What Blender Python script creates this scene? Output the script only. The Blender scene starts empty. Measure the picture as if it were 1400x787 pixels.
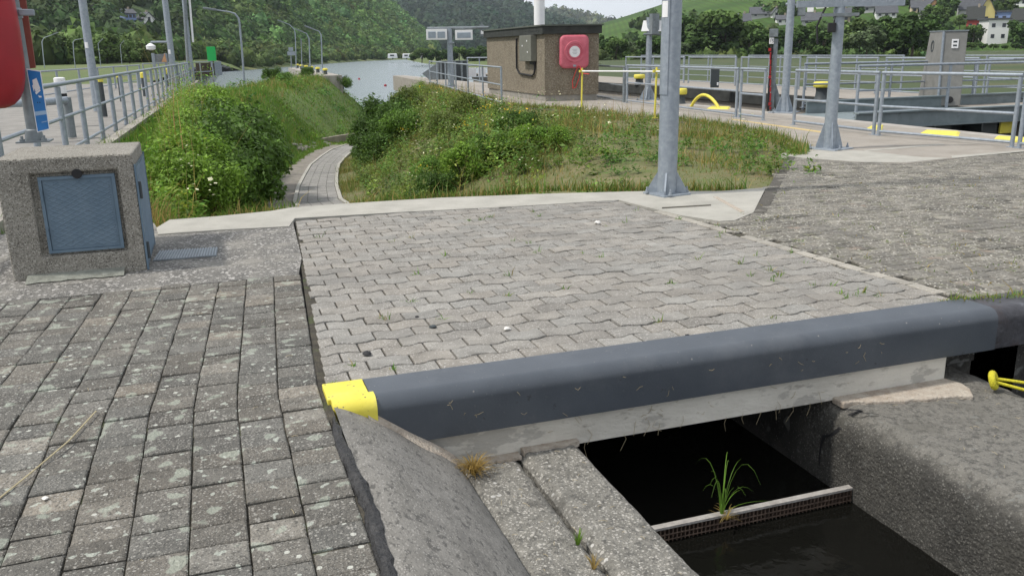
import bpy, bmesh, math, random
import numpy as np
from mathutils import Vector, Matrix
R_ = math.radians
random.seed(7); RNG = np.random.default_rng(11)
SC = bpy.context.scene
COL = SC.collection
# ------------------------------------------------------------------ camera
EYE = 1.6
FPX = 1180.0
def _axes():
    y = np.array([280 - 700., 76 - 393.5, FPX]); y /= np.linalg.norm(y)
    x = np.array([4300 - 700., 5 - 393.5, FPX]); x -= x.dot(y) * y; x /= np.linalg.norm(x)
    return np.stack([x, y, np.cross(x, y)], 1)
AX = _axes()                      # columns: world axes in camera space (right, down, forward)
cd = bpy.data.cameras.new('camera'); cam = bpy.data.objects.new('camera', cd); COL.objects.link(cam)
r_, d_, f_ = AX[0], AX[1], AX[2]
cam.matrix_world = Matrix(((r_[0], -d_[0], -f_[0], 0), (r_[1], -d_[1], -f_[1], 0), (r_[2], -d_[2], -f_[2], EYE), (0, 0, 0, 1)))
cd.sensor_fit = 'HORIZONTAL'; cd.sensor_width = 36; cd.lens = FPX / 1400 * 36
cd.clip_start = 0.05; cd.clip_end = 9000
SC.camera = cam
# ------------------------------------------------------------------ world, sun, exposure
SUN_EL, SUN_AZ = 56, -82         # azimuth clockwise from +Y (negative: to the left)
w = bpy.data.worlds.new('World'); SC.world = w; w.use_nodes = True
nt = w.node_tree; nt.nodes.clear()
wo = nt.nodes.new('ShaderNodeOutputWorld'); bg = nt.nodes.new('ShaderNodeBackground')
sky = nt.nodes.new('ShaderNodeTexSky'); sky.sky_type = 'NISHITA'; sky.sun_disc = False
sky.sun_elevation = R_(SUN_EL); sky.sun_rotation = R_(SUN_AZ); sky.dust_density = 2.0
tc = nt.nodes.new('ShaderNodeTexCoord'); mp = nt.nodes.new('ShaderNodeMapping'); mp.inputs['Scale'].default_value = (1, 1, 3)
nz = nt.nodes.new('ShaderNodeTexNoise'); nz.inputs['Scale'].default_value = 2.2; nz.inputs['Detail'].default_value = 8
rp = nt.nodes.new('ShaderNodeValToRGB'); rp.color_ramp.elements[0].position = .30; rp.color_ramp.elements[1].position = .62
rp.color_ramp.elements[0].color = (.45, .45, .45, 1); rp.color_ramp.elements[1].color = (.95, .95, .95, 1)
mx = nt.nodes.new('ShaderNodeMix'); mx.data_type = 'RGBA'
mx.inputs[7].default_value = (13.5, 13.9, 14.6, 1)
nt.links.new(tc.outputs['Generated'], mp.inputs[0]); nt.links.new(mp.outputs[0], nz.inputs['Vector'])
nt.links.new(nz.outputs['Fac'], rp.inputs[0]); nt.links.new(rp.outputs[0], mx.inputs[0])
nt.links.new(sky.outputs[0], mx.inputs[6]); nt.links.new(mx.outputs[2], bg.inputs[0])
bg.inputs[1].default_value = 0.075; nt.links.new(bg.outputs[0], wo.inputs[0])
sd = bpy.data.lights.new('sun', 'SUN'); sd.energy = 3.3; sd.angle = R_(4); sd.color = (1, .95, .88)
sun = bpy.data.objects.new('sun', sd); COL.objects.link(sun)
_a = R_(SUN_AZ); _e = R_(SUN_EL)
sv = Vector((math.sin(_a) * math.cos(_e), math.cos(_a) * math.cos(_e), math.sin(_e)))
sun.rotation_euler = sv.to_track_quat('Z', 'Y').to_euler(); sun.location = (-30, -10, 60)
SC.view_settings.view_transform = 'Standard'; SC.view_settings.look = 'None'; SC.view_settings.gamma = 1
SC.view_settings.use_curve_mapping = False; SC.view_settings.exposure = 0.12

# ------------------------------------------------------------------ survey helpers (sight lines of the photograph)
def ray(px, py): return AX.T @ np.array([px - 700., py - 393.5, FPX])
def P(px, py, Z=0.0):
    v = ray(px, py); t = (Z - EYE) / v[2]; return Vector((v[0] * t, v[1] * t, Z))
def PD(px, py, D):
    v = ray(px, py); t = D / math.hypot(v[0], v[1]); return Vector((v[0] * t, v[1] * t, EYE + v[2] * t))
def PY(px, py, Y):
    v = ray(px, py); t = Y / v[1]; return Vector((v[0] * t, Y, EYE + v[2] * t))
def PX(px, py, X):
    v = ray(px, py); t = X / v[0]; return Vector((X, v[1] * t, EYE + v[2] * t))
def proj(p):
    c = AX @ np.array([p[0], p[1], p[2] - EYE]); return 700 + FPX * c[0] / c[2], 393.5 + FPX * c[1] / c[2]
def zat(X, Y, py):                # height above (X, Y) that is seen on row py
    lo, hi = -30., 40.
    for _ in range(50):
        m = (lo + hi) / 2
        if proj((X, Y, m))[1] > py: lo = m
        else: hi = m
    return lo

# ------------------------------------------------------------------ materials
MATS = {}
def _new(name):
    m = bpy.data.materials.new(name); m.use_nodes = True; m.node_tree.nodes.clear(); return m
def mat(name, stops, scale=8, detail=6, rough=.8, metal=0.0, bump=0.0, bscale=None, specks=(), attr=False,
        trans=0.0, spec=.5, grime=None, stretch=None, noise_rough=.6):
    if name in MATS: return MATS[name]
    m = _new(name); N = m.node_tree.nodes; L = m.node_tree.links
    out = N.new('ShaderNodeOutputMaterial'); b = N.new('ShaderNodeBsdfPrincipled')
    t = N.new('ShaderNodeTexCoord'); co = t.outputs['Object']
    if stretch:
        q = N.new('ShaderNodeMapping'); q.inputs['Scale'].default_value = stretch; L.new(co, q.inputs[0]); co = q.outputs[0]
    n = N.new('ShaderNodeTexNoise'); n.inputs['Scale'].default_value = scale; n.inputs['Detail'].default_value = detail
    n.inputs['Roughness'].default_value = noise_rough; L.new(co, n.inputs['Vector'])
    r = N.new('ShaderNodeValToRGB'); cr = r.color_ramp
    while len(cr.elements) < len(stops): cr.elements.new(.5)
    for e, (p, c) in zip(cr.elements, stops): e.position = p; e.color = (*c, 1)
    L.new(n.outputs['Fac'], r.inputs[0]); col = r.outputs[0]
    def blend(fac, colr, base, mode='MIX'):
        x = N.new('ShaderNodeMix'); x.data_type = 'RGBA'; x.blend_type = mode
        if isinstance(fac, float): x.inputs[0].default_value = fac
        else: L.new(fac, x.inputs[0])
        L.new(base, x.inputs[6])
        if isinstance(colr, tuple): x.inputs[7].default_value = (*colr, 1)
        else: L.new(colr, x.inputs[7])
        return x.outputs[2]
    if attr:
        a = N.new('ShaderNodeAttribute'); a.attribute_name = 'Col'; col = blend(1.0, a.outputs['Color'], col, 'MULTIPLY')
    for kind, s, lo, hi, c, amt in specks:
        if kind == 'v':
            k = N.new('ShaderNodeTexVoronoi'); k.inputs['Scale'].default_value = s; o = k.outputs['Distance']
        elif kind == 'd':            # scattered round grains: near a cell point, in the share hi of the cells
            k = N.new('ShaderNodeTexVoronoi'); k.inputs['Scale'].default_value = s
            sp = N.new('ShaderNodeSeparateColor'); L.new(k.outputs['Color'], sp.inputs[0])
            g1 = N.new('ShaderNodeMath'); g1.operation = 'LESS_THAN'; L.new(sp.outputs[1], g1.inputs[0]); g1.inputs[1].default_value = hi
            rr_ = N.new('ShaderNodeMath'); rr_.operation = 'MULTIPLY'; L.new(sp.outputs[2], rr_.inputs[0]); rr_.inputs[1].default_value = lo
            g2 = N.new('ShaderNodeMath'); g2.operation = 'LESS_THAN'; L.new(k.outputs['Distance'], g2.inputs[0]); L.new(rr_.outputs[0], g2.inputs[1])
            g3 = N.new('ShaderNodeMath'); g3.operation = 'MULTIPLY'; L.new(g1.outputs[0], g3.inputs[0]); L.new(g2.outputs[0], g3.inputs[1])
            o = g3.outputs[0]; lo, hi = 0, 1
        elif kind == 'z':            # weathered upper side: blends in above a height, with a ragged limit
            sx_ = N.new('ShaderNodeSeparateXYZ'); L.new(co, sx_.inputs[0]); kn = N.new('ShaderNodeTexNoise'); kn.inputs['Scale'].default_value = s; kn.inputs['Detail'].default_value = 7
            L.new(co, kn.inputs['Vector']); ma = N.new('ShaderNodeMath'); ma.operation = 'MULTIPLY_ADD'; L.new(kn.outputs['Fac'], ma.inputs[0]); ma.inputs[1].default_value = .14; L.new(sx_.outputs[2], ma.inputs[2])
            o = ma.outputs[0]; k = kn
        elif kind == 'c':
            k = N.new('ShaderNodeTexVoronoi'); k.inputs['Scale'].default_value = s
            sp = N.new('ShaderNodeSeparateColor'); L.new(k.outputs['Color'], sp.inputs[0]); o = sp.outputs[0]
        else:
            k = N.new('ShaderNodeTexNoise'); k.inputs['Scale'].default_value = s; k.inputs['Detail'].default_value = 5
            k.inputs['Roughness'].default_value = .65
            if kind == 'b': k.inputs['Detail'].default_value = 1.6; k.inputs['Roughness'].default_value = .45
            o = k.outputs['Fac']
        L.new(co, k.inputs['Vector'])
        g = N.new('ShaderNodeMapRange'); g.inputs[1].default_value = lo; g.inputs[2].default_value = hi
        g.inputs[3].default_value = 0; g.inputs[4].default_value = amt; L.new(o, g.inputs[0])
        col = blend(g.outputs[0], c, col)
    L.new(col, b.inputs['Base Color'])
    b.inputs['Roughness'].default_value = rough; b.inputs['Metallic'].default_value = metal
    b.inputs['Specular IOR Level'].default_value = spec
    if bump:
        n2 = N.new('ShaderNodeTexNoise'); n2.inputs['Scale'].default_value = bscale or scale * 5; n2.inputs['Detail'].default_value = 5
        L.new(co, n2.inputs['Vector'])
        bp = N.new('ShaderNodeBump'); bp.inputs['Strength'].default_value = bump; bp.inputs['Distance'].default_value = .02
        L.new(n2.outputs['Fac'], bp.inputs['Height']); L.new(bp.outputs[0], b.inputs['Normal'])
    sh = b.outputs[0]
    if trans:
        tr = N.new('ShaderNodeBsdfTranslucent'); L.new(col, tr.inputs[0])
        ms = N.new('ShaderNodeMixShader'); ms.inputs[0].default_value = trans
        L.new(sh, ms.inputs[1]); L.new(tr.outputs[0], ms.inputs[2]); sh = ms.outputs[0]
    L.new(sh, out.inputs[0]); MATS[name] = m; return m
def c2(a, b): return [(.35, a), (.68, b)]
def flat(name, c, rough=.6, metal=0, var=.12, scale=6, bump=0, **k):
    return mat(name, [(.3, tuple(x * (1 - var) for x in c)), (.7, tuple(min(1, x * (1 + var)) for x in c))], scale=scale, rough=rough, metal=metal, bump=bump, **k)

LICHEN = (.36, .40, .33)
m_pold = mat('old_paver', [(.25, (.085, .081, .071)), (.5, (.138, .131, .115)), (.75, (.20, .188, .165))], scale=9, rough=.92, bump=.9, bscale=70, attr=True,
    specks=[('n', 60, .54, .62, (.075, .072, .064), .75), ('n', 130, .42, .34, (.03, .03, .027), .8), ('n', 4, .55, .70, (.085, .082, .072), .6), ('d', 95, .55, .40, (.40, .385, .35), .6), ('d', 190, .6, .5, (.32, .305, .27), .55), ('b', 9, .63, .66, LICHEN, .5), ('b', 20, .67, .69, (.44, .47, .41), .7), ('d', 26, .32, .12, (.55, .56, .50), .8)])
m_pfar = mat('worn_paver', [(.25, (.105, .10, .088)), (.5, (.17, .16, .14)), (.75, (.235, .22, .192))], scale=5, rough=.92, bump=.9, bscale=30, attr=True,
    specks=[('d', 55, .6, .45, (.46, .44, .39), .8), ('n', 26, .54, .60, (.085, .082, .072), .75), ('n', 17, .57, .62, (.31, .30, .255), .5), ('n', 9, .57, .66, (.17, .175, .09), .55), ('n', 1.1, .52, .66, (.14, .132, .118), .6), ('n', 3, .62, .7, (.36, .25, .19), .35)])
m_pzig = mat('grey_paver', [(.25, (.175, .165, .147)), (.5, (.245, .233, .21)), (.75, (.315, .30, .27))], scale=6, rough=.9, bump=.5, bscale=90, attr=True,
    specks=[('d', 110, .6, .5, (.46, .44, .41), .7), ('n', 90, .41, .34, (.10, .095, .088), .7), ('n', .9, .50, .64, (.19, .18, .163), .55), ('n', 3.2, .60, .72, (.16, .15, .14), .5), ('n', 24, .68, .72, (.5, .5, .48), .5)])
m_joint = mat('joint_dirt', c2((.035, .032, .026), (.085, .075, .055)), scale=20, rough=1, bump=.6, specks=[('n', 5, .56, .64, (.06, .085, .025), .6)])
m_conc = mat('pale_concrete', [(.25, (.30, .29, .255)), (.7, (.41, .395, .35))], scale=3, rough=.85, bump=.3, bscale=60,
    specks=[('n', 8, .60, .72, (.27, .255, .22), .5), ('n', 150, .62, .7, (.22, .21, .18), .5), ('n', 1.6, .56, .7, (.30, .29, .25), .5)])
m_beam = mat('beam_concrete', [(.25, (.48, .455, .40)), (.7, (.64, .615, .55))], scale=3, rough=.85, bump=.25, bscale=30, stretch=(1, 1, 2.5),
    specks=[('n', 7, .58, .68, (.19, .175, .15), .55), ('n', 80, .64, .7, (.5, .48, .44), .4), ('n', 2.1, .57, .6, (.25, .24, .22), .5)])
m_ledge = mat('ledge_concrete', [(.3, (.13, .125, .11)), (.7, (.25, .24, .212))], scale=14, rough=.95, bump=1.0, bscale=60,
    specks=[('d', 60, .6, .5, (.46, .44, .40), .8), ('d', 130, .6, .5, (.36, .345, .31), .7), ('d', 24, .3, .12, (.58, .57, .54), .8), ('n', 30, .55, .62, (.075, .073, .067), .7), ('n', 50, .62, .68, (.035, .035, .032), .75), ('n', 22, .70, .73, (.55, .54, .5), .7), ('n', 4, .56, .66, (.07, .067, .06), .55)])
m_shoulder = mat('shoulder_concrete', [(.3, (.15, .143, .128)), (.7, (.225, .215, .195))], scale=9, rough=.85, bump=.25, bscale=70,
    specks=[('n', 34, .55, .61, (.075, .072, .066), .8), ('n', 110, .42, .36, (.07, .068, .06), .7), ('d', 150, .6, .5, (.33, .315, .29), .6), ('d', 18, .25, .06, (.6, .58, .54), .8), ('n', 2.5, .57, .68, (.10, .095, .09), .5), ('n', 15, .735, .75, (.6, .58, .54), .8)], stretch=(1, .6, 1))
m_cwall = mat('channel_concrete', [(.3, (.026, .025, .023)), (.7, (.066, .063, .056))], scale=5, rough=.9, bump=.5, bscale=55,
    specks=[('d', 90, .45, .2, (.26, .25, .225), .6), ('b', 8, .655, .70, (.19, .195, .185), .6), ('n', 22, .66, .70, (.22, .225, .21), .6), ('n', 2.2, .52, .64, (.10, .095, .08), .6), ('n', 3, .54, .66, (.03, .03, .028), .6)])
m_chwall = mat('channel_wall_concrete', [(.3, (.030, .029, .026)), (.7, (.075, .072, .063))], scale=5, rough=.92, bump=.9, bscale=55,
    specks=[('z', 9, -.435, -.365, (.165, .157, .138), 1.0), ('n', 24, .52, .60, (.06, .058, .052), .6), ('n', 7, .58, .66, (.085, .082, .073), .5), ('n', 34, .54, .60, (.05, .048, .044), .55), ('d', 75, .5, .40, (.30, .29, .26), .30), ('d', 130, .6, .4, (.26, .25, .225), .35), ('n', 13, .62, .68, (.20, .205, .19), .55), ('n', 2.2, .54, .66, (.10, .095, .08), .45)])
m_agg = mat('exposed_aggregate', [(.3, (.21, .197, .168)), (.7, (.33, .312, .272))], scale=5, rough=.92, bump=1.0, bscale=75,
    specks=[('d', 95, .7, .75, (.42, .40, .355), .8), ('d', 120, .7, .5, (.075, .068, .056), .8), ('n', 5, .60, .72, (.10, .10, .065), .5), ('n', 9, .69, .72, (.45, .46, .42), .6)])
m_patch = mat('rough_patch', [(.3, (.10, .097, .09)), (.7, (.20, .192, .175))], scale=5, rough=.95, bump=.9, bscale=60,
    specks=[('d', 42, .6, .4, (.50, .48, .45), .85), ('d', 90, .6, .5, (.38, .365, .34), .75), ('n', 26, .57, .70, (.035, .035, .03), .7), ('n', 2.2, .50, .62, (.30, .285, .25), .6)])
m_deck = mat('deck_concrete', [(.3, (.24, .215, .183)), (.7, (.335, .305, .265))], scale=2.2, rough=.9, bump=.4, bscale=50,
    specks=[('n', 70, .60, .70, (.5, .47, .43), .5), ('n', 1.1, .55, .66, (.27, .25, .22), .5), ('n', 90, .40, .32, (.18, .165, .14), .5)])
m_steel = mat('grey_steel_paint', [(.3, (.056, .066, .080)), (.7, (.074, .086, .102))], scale=3.5, rough=.42, bump=.06, bscale=90, spec=.5,
    specks=[('n', 6, .62, .70, (.085, .092, .105), .5), ('n', 60, .70, .73, (.22, .21, .185), .6), ('n', 14, .66, .70, (.028, .029, .033), .6), ('n', 2.5, .54, .66, (.095, .105, .118), .55), ('n', 75, .63, .67, (.11, .115, .12), .6), ('d', 45, .25, .10, (.26, .25, .23), .7)])
m_steelold = mat('worn_steel', [(.3, (.025, .025, .03)), (.7, (.07, .07, .08))], scale=9, rough=.55, bump=.4, bscale=20,
    specks=[('n', 7, .52, .62, (.05, .032, .03), .5), ('n', 12, .62, .68, (.15, .16, .18), .5)])
m_yellow = mat('yellow_paint', [(.3, (.66, .57, .06)), (.7, (.74, .65, .10))], scale=7, rough=.6, bump=.12, bscale=60,
    specks=[('n', 45, .62, .66, (.34, .29, .08), .7), ('n', 7, .58, .70, (.50, .45, .16), .5), ('d', 60, .4, .12, (.12, .11, .09), .8)])
m_galv = mat('galvanised_steel', [(.3, (.24, .275, .315)), (.7, (.37, .41, .45))], scale=14, rough=.5, metal=.35, spec=.4,
    specks=[('c', 30, .2, .9, (.27, .31, .355), .5), ('n', 3, .6, .7, (.19, .215, .24), .5)])
m_galvd = mat('dull_galvanised', [(.3, (.15, .172, .185)), (.7, (.24, .27, .285))], scale=9, rough=.55, metal=.3, specks=[('n', 3, .6, .7, (.12, .13, .13), .5)])
m_gate = mat('gate_paint', [(.3, (.14, .175, .185)), (.7, (.20, .24, .25))], scale=4, rough=.6, specks=[('n', 6, .62, .7, (.09, .10, .10), .5)])
m_bluedoor = mat('blue_grey_paint', [(.3, (.10, .155, .21)), (.7, (.145, .205, .262))], scale=5, rough=.5, metal=.2, specks=[('n', 30, .66, .7, (.06, .075, .09), .6), ('n', 12, .70, .72, (.03, .04, .05), .6)])
m_black = flat('black_rubber', (.012, .012, .014), .7)
m_tar = mat('tar', c2((.012, .012, .013), (.035, .034, .034)), scale=30, rough=.6, bump=1.0, bscale=40)
m_red = flat('red_plastic', (.30, .010, .018), .45, var=.15, scale=3)
m_redpale = mat('faded_red_plastic', c2((.48, .09, .13), (.58, .145, .19)), scale=5, rough=.55, specks=[('n', 5, .6, .72, (.42, .07, .10), .6)])
m_redbrown = flat('red_brown_plate', (.22, .05, .035), .6)
m_white = flat('white_paint', (.78, .78, .78), .5, var=.04)
m_sign = flat('blue_sign_face', (.02, .17, .46), .45, var=.1)
m_signband = flat('pale_blue_band', (.32, .46, .63), .5)
m_cabinet = mat('cabinet_grey', c2((.19, .188, .175), (.25, .247, .23)), scale=4, rough=.6, specks=[('n', 2, .55, .7, (.16, .155, .145), .5)])
m_dark = flat('dark_grey_steel', (.045, .055, .06), .6)
m_fascia = mat('dark_fascia', c2((.018, .020, .018), (.04, .044, .04)), scale=4, rough=.8)
m_roofcap = flat('bitumen_roof', (.09, .10, .085), .9, bump=.3)
m_pebble = mat('pebble_dash', [(.3, (.15, .125, .088)), (.7, (.24, .205, .15))], scale=3, rough=.95, bump=1.0, bscale=30,
    specks=[('c', 34, .62, .68, (.32, .285, .225), .5), ('c', 40, .30, .26, (.105, .088, .064), .5), ('n', 1.5, .56, .7, (.15, .125, .09), .5)])
m_green = flat('green_panel', (.02, .46, .10), .6, var=.06)
m_rope = flat('yellow_rope', (.62, .56, .03), .8, var=.3, scale=120, bump=.5)
m_redrope = flat('red_rope', (.6, .06, .05), .8)
m_mortar = mat('pale_mortar', c2((.36, .30, .24), (.50, .45, .38)), scale=16, rough=.95, bump=.8, specks=[('n', 40, .6, .68, (.2, .17, .14), .6)])
m_leaf = mat('leaf', c2((1.25, 1.25, 1.0), (1.7, 1.62, 1.2)), scale=2, rough=.55, attr=True, trans=.38, spec=.25)
m_crown = mat('crown_leaf', c2((1.0, 1.0, 1.0), (1.4, 1.4, 1.4)), scale=.4, rough=.7, attr=True, trans=.2, spec=.15)
m_bark = flat('bark', (.07, .055, .04), .95, var=.3, scale=8, bump=.6)
m_bank = mat('bank_soil', [(.3, (.16, .125, .065)), (.5, (.115, .125, .045)), (.72, (.21, .165, .095))], scale=2.2, rough=1, bump=.8, bscale=20,
    specks=[('n', .9, .5, .62, (.09, .13, .03), .7), ('n', 30, .6, .68, (.27, .215, .13), .5)])
m_bankg = mat('grassy_bank', [(.3, (.085, .115, .030)), (.55, (.11, .17, .035)), (.75, (.16, .165, .06))], scale=1.4, rough=1, bump=.8, bscale=14,
    specks=[('n', 12, .55, .66, (.075, .14, .025), .6), ('n', 3, .62, .70, (.2, .165, .09), .5)])
m_mead = mat('canal_meadow', [(.3, (.036, .060, .016)), (.55, (.052, .072, .022)), (.75, (.10, .088, .038))], scale=.12, rough=1, specks=[('n', 2.5, .5, .7, (.035, .06, .014), .6), ('n', .5, .6, .7, (.10, .09, .04), .4)])
m_field = mat('meadow', [(.3, (.07, .115, .026)), (.55, (.105, .135, .04)), (.75, (.20, .175, .07))], scale=.09, rough=1, specks=[('n', 2.5, .5, .7, (.05, .085, .02), .6), ('n', .5, .6, .7, (.16, .14, .06), .4)])
m_hill = mat('hill_ground', [(.3, (.032, .065, .018)), (.7, (.075, .11, .035))], scale=.02, rough=1, specks=[('n', .12, .5, .65, (.022, .045, .012), .7)])
m_gravelpath = mat('gutter_concrete', c2((.16, .145, .125), (.26, .235, .20)), scale=4, rough=.95, bump=.5, specks=[('n', 1.3, .56, .66, (.11, .125, .055), .6)])
m_pathpave = mat('path_paving', c2((.22, .21, .195), (.31, .30, .28)), scale=5, rough=.9, bump=.4, attr=True, specks=[('n', 5, .62, .67, (.08, .13, .03), .8)])

def mat_vines():
    m = _new('vineyard_rows'); N = m.node_tree.nodes; L = m.node_tree.links
    out = N.new('ShaderNodeOutputMaterial'); b = N.new('ShaderNodeBsdfPrincipled'); t = N.new('ShaderNodeTexCoord')
    q = N.new('ShaderNodeMapping'); q.inputs['Rotation'].default_value = (0, 0, R_(25)); L.new(t.outputs['Object'], q.inputs[0])
    wv = N.new('ShaderNodeTexWave'); wv.inputs['Scale'].default_value = .09; wv.inputs['Distortion'].default_value = 1.5; L.new(q.outputs[0], wv.inputs['Vector'])
    n = N.new('ShaderNodeTexNoise'); n.inputs['Scale'].default_value = .012; n.inputs['Detail'].default_value = 6; L.new(t.outputs['Object'], n.inputs['Vector'])
    r = N.new('ShaderNodeValToRGB'); r.color_ramp.elements[0].position = .38; r.color_ramp.elements[1].position = .62
    r.color_ramp.elements[0].color = (.045, .092, .024, 1); r.color_ramp.elements[1].color = (.085, .15, .034, 1); L.new(n.outputs['Fac'], r.inputs[0])
    x = N.new('ShaderNodeMix'); x.data_type = 'RGBA'; x.blend_type = 'MIX'; g = N.new('ShaderNodeMapRange')
    g.inputs[3].default_value = 0; g.inputs[4].default_value = .45; L.new(wv.outputs['Fac'], g.inputs[0]); L.new(g.outputs[0], x.inputs[0])
    L.new(r.outputs[0], x.inputs[6]); x.inputs[7].default_value = (.05, .065, .025, 1); L.new(x.outputs[2], b.inputs['Base Color'])
    b.inputs['Roughness'].default_value = 1; b.inputs['Specular IOR Level'].default_value = .1; L.new(b.outputs[0], out.inputs[0]); return m
m_vine = mat_vines()
def mat_water(name, base, rough, sc, strength, stretch=(1, 1, 1)):
    m = _new(name); N = m.node_tree.nodes; L = m.node_tree.links
    out = N.new('ShaderNodeOutputMaterial'); b = N.new('ShaderNodeBsdfPrincipled'); t = N.new('ShaderNodeTexCoord')
    q = N.new('ShaderNodeMapping'); q.inputs['Scale'].default_value = stretch; L.new(t.outputs['Object'], q.inputs[0])
    n = N.new('ShaderNodeTexNoise'); n.inputs['Scale'].default_value = sc; n.inputs['Detail'].default_value = 6; L.new(q.outputs[0], n.inputs['Vector'])
    bp = N.new('ShaderNodeBump'); bp.inputs['Strength'].default_value = strength; bp.inputs['Distance'].default_value = .1
    L.new(n.outputs['Fac'], bp.inputs['Height']); L.new(bp.outputs[0], b.inputs['Normal'])
    b.inputs['Base Color'].default_value = (*base, 1); b.inputs['Roughness'].default_value = rough; b.inputs['IOR'].default_value = 1.33
    L.new(b.outputs[0], out.inputs[0]); return m
m_river = mat_water('river_water', (.19, .23, .25), .22, .25, 1.0, (.5, 1.6, 1))
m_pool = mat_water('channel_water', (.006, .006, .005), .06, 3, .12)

# ------------------------------------------------------------------ mesh builder
class MB:
    def __init__(s): s.v = []; s.f = []; s.c = []; s.col = None
    def add(s, vs, fs, col=None):
        o = len(s.v); s.v += [tuple(p) for p in vs]; s.f += [tuple(i + o for i in f) for f in fs]
        s.c += [col or (1, 1, 1)] * len(vs); return s
    def box(s, lo, hi, M=None, col=None):
        (a, b, c), (d, e, f) = lo, hi
        vs = [(a, b, c), (d, b, c), (d, e, c), (a, e, c), (a, b, f), (d, b, f), (d, e, f), (a, e, f)]
        if M is not None: vs = [M @ Vector(p) for p in vs]
        return s.add(vs, [(3, 2, 1, 0), (4, 5, 6, 7), (0, 1, 5, 4), (1, 2, 6, 5), (2, 3, 7, 6), (3, 0, 4, 7)], col)
    def prism(s, poly, z0, z1, col=None):       # poly (x, y) counter-clockwise; z0/z1 numbers
        n = len(poly); vs = [(x, y, z0) for x, y in poly] + [(x, y, z1) for x, y in poly]
        ar = sum(poly[i][0] * poly[(i + 1) % n][1] - poly[(i + 1) % n][0] * poly[i][1] for i in range(n))
        idx = list(range(n)) if ar > 0 else list(range(n))[::-1]
        fs = [tuple(idx[::-1]), tuple(i + n for i in idx)] + [(idx[i], idx[(i + 1) % n], idx[(i + 1) % n] + n, idx[i] + n) for i in range(n)]
        return s.add(vs, fs, col)
    def extrude(s, prof, p0, p1, ax_u, ax_v, col=None):   # closed profile in (u, v), swept p0 -> p1
        n = len(prof); U, V = Vector(ax_u), Vector(ax_v); p0, p1 = Vector(p0), Vector(p1)
        vs = [p0 + U * a + V * b for a, b in prof] + [p1 + U * a + V * b for a, b in prof]
        ar = sum(prof[i][0] * prof[(i + 1) % n][1] - prof[(i + 1) % n][0] * prof[i][1] for i in range(n))
        flip = (ar > 0) == (U.cross(V).dot(p1 - p0) > 0)
        idx = list(range(n)) if flip else list(range(n))[::-1]
        fs = [tuple(idx[::-1]), tuple(i + n for i in idx)] + [(idx[i], idx[(i + 1) % n], idx[(i + 1) % n] + n, idx[i] + n) for i in range(n)]
        return s.add(vs, fs, col)
    def tube(s, pts, r, seg=10, cap=True, col=None):
        pts = [Vector(p) for p in pts]; n = len(pts); rr = r if isinstance(r, (list, tuple)) else [r] * n
        vs = []; up = None
        for i, p in enumerate(pts):
            t = (pts[min(i + 1, n - 1)] - pts[max(i - 1, 0)]).normalized()
            if up is None:
                up = Vector((0, 0, 1)) if abs(t.z) < .9 else Vector((1, 0, 0))
            u = (up - t * up.dot(t)).normalized(); up = u; v = t.cross(u)
            vs += [p + (u * math.cos(2 * math.pi * k / seg) + v * math.sin(2 * math.pi * k / seg)) * rr[i] for k in range(seg)]
        fs = [(i * seg + k, i * seg + (k + 1) % seg, (i + 1) * seg + (k + 1) % seg, (i + 1) * seg + k) for i in range(n - 1) for k in range(seg)]
        if cap: fs += [tuple(range(seg))[::-1], tuple((n - 1) * seg + k for k in range(seg))]
        return s.add(vs, fs, col)
    def lathe(s, prof, c, seg=20, axis='z', col=None):    # prof [(r, h)]
        vs = []; c = Vector(c)
        for r, h in prof:
            for k in range(seg):
                a = 2 * math.pi * k / seg; x, y = r * math.cos(a), r * math.sin(a)
                vs.append(c + (Vector((x, y, h)) if axis == 'z' else Vector((x, -h, y)) if axis == 'y' else Vector((h, x, y))))
        n = len(prof)
        fs = [(i * seg + k, i * seg + (k + 1) % seg, (i + 1) * seg + (k + 1) % seg, (i + 1) * seg + k) for i in range(n - 1) for k in range(seg)]
        fs += [tuple(range(seg))[::-1], tuple((n - 1) * seg + k for k in range(seg))]
        return s.add(vs, fs, col)
    def build(s, name, m, parent=None, smooth=False, bevel=0, bseg=2, sharp=40, color=False):
        me = bpy.data.meshes.new(name); me.from_pydata([tuple(p) for p in s.v], [], s.f)
        if color:
            a = me.color_attributes.new('Col', 'FLOAT_COLOR', 'POINT')
            a.data.foreach_set('color', np.array([(*c, 1) for c in s.c], np.float32).ravel())
        me.materials.append(m); me.update()
        bm = bmesh.new(); bm.from_mesh(me); bmesh.ops.recalc_face_normals(bm, faces=bm.faces); bm.to_mesh(me); bm.free()
        if smooth: me.shade_smooth(); me.set_sharp_from_angle(angle=R_(sharp))
        o = bpy.data.objects.new(name, me); COL.objects.link(o)
        if bevel:
            b = o.modifiers.new('bevel', 'BEVEL'); b.width = bevel; b.segments = bseg; b.limit_method = 'ANGLE'; b.angle_limit = R_(35)
        if parent is not None: attach(o, parent)
        return o
def wloc(o):
    p = Vector(o.location); q = o.parent
    while q: p += Vector(q.location); q = q.parent
    return p
def attach(o, parent): o.parent = parent; o.location = -wloc(parent)
def tag(o, label, cat=None, group=None, kind=None):
    if label: o['label'] = label
    if cat: o['category'] = cat
    if group: o['group'] = group
    if kind: o['kind'] = kind
    return o
def thing(name, label, cat, loc=(0, 0, 0), group=None):
    o = bpy.data.objects.new(name, None); COL.objects.link(o); o.location = loc; o.empty_display_size = .2
    return tag(o, label, cat, group)
def struct(o): o['kind'] = 'structure'; return o
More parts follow.
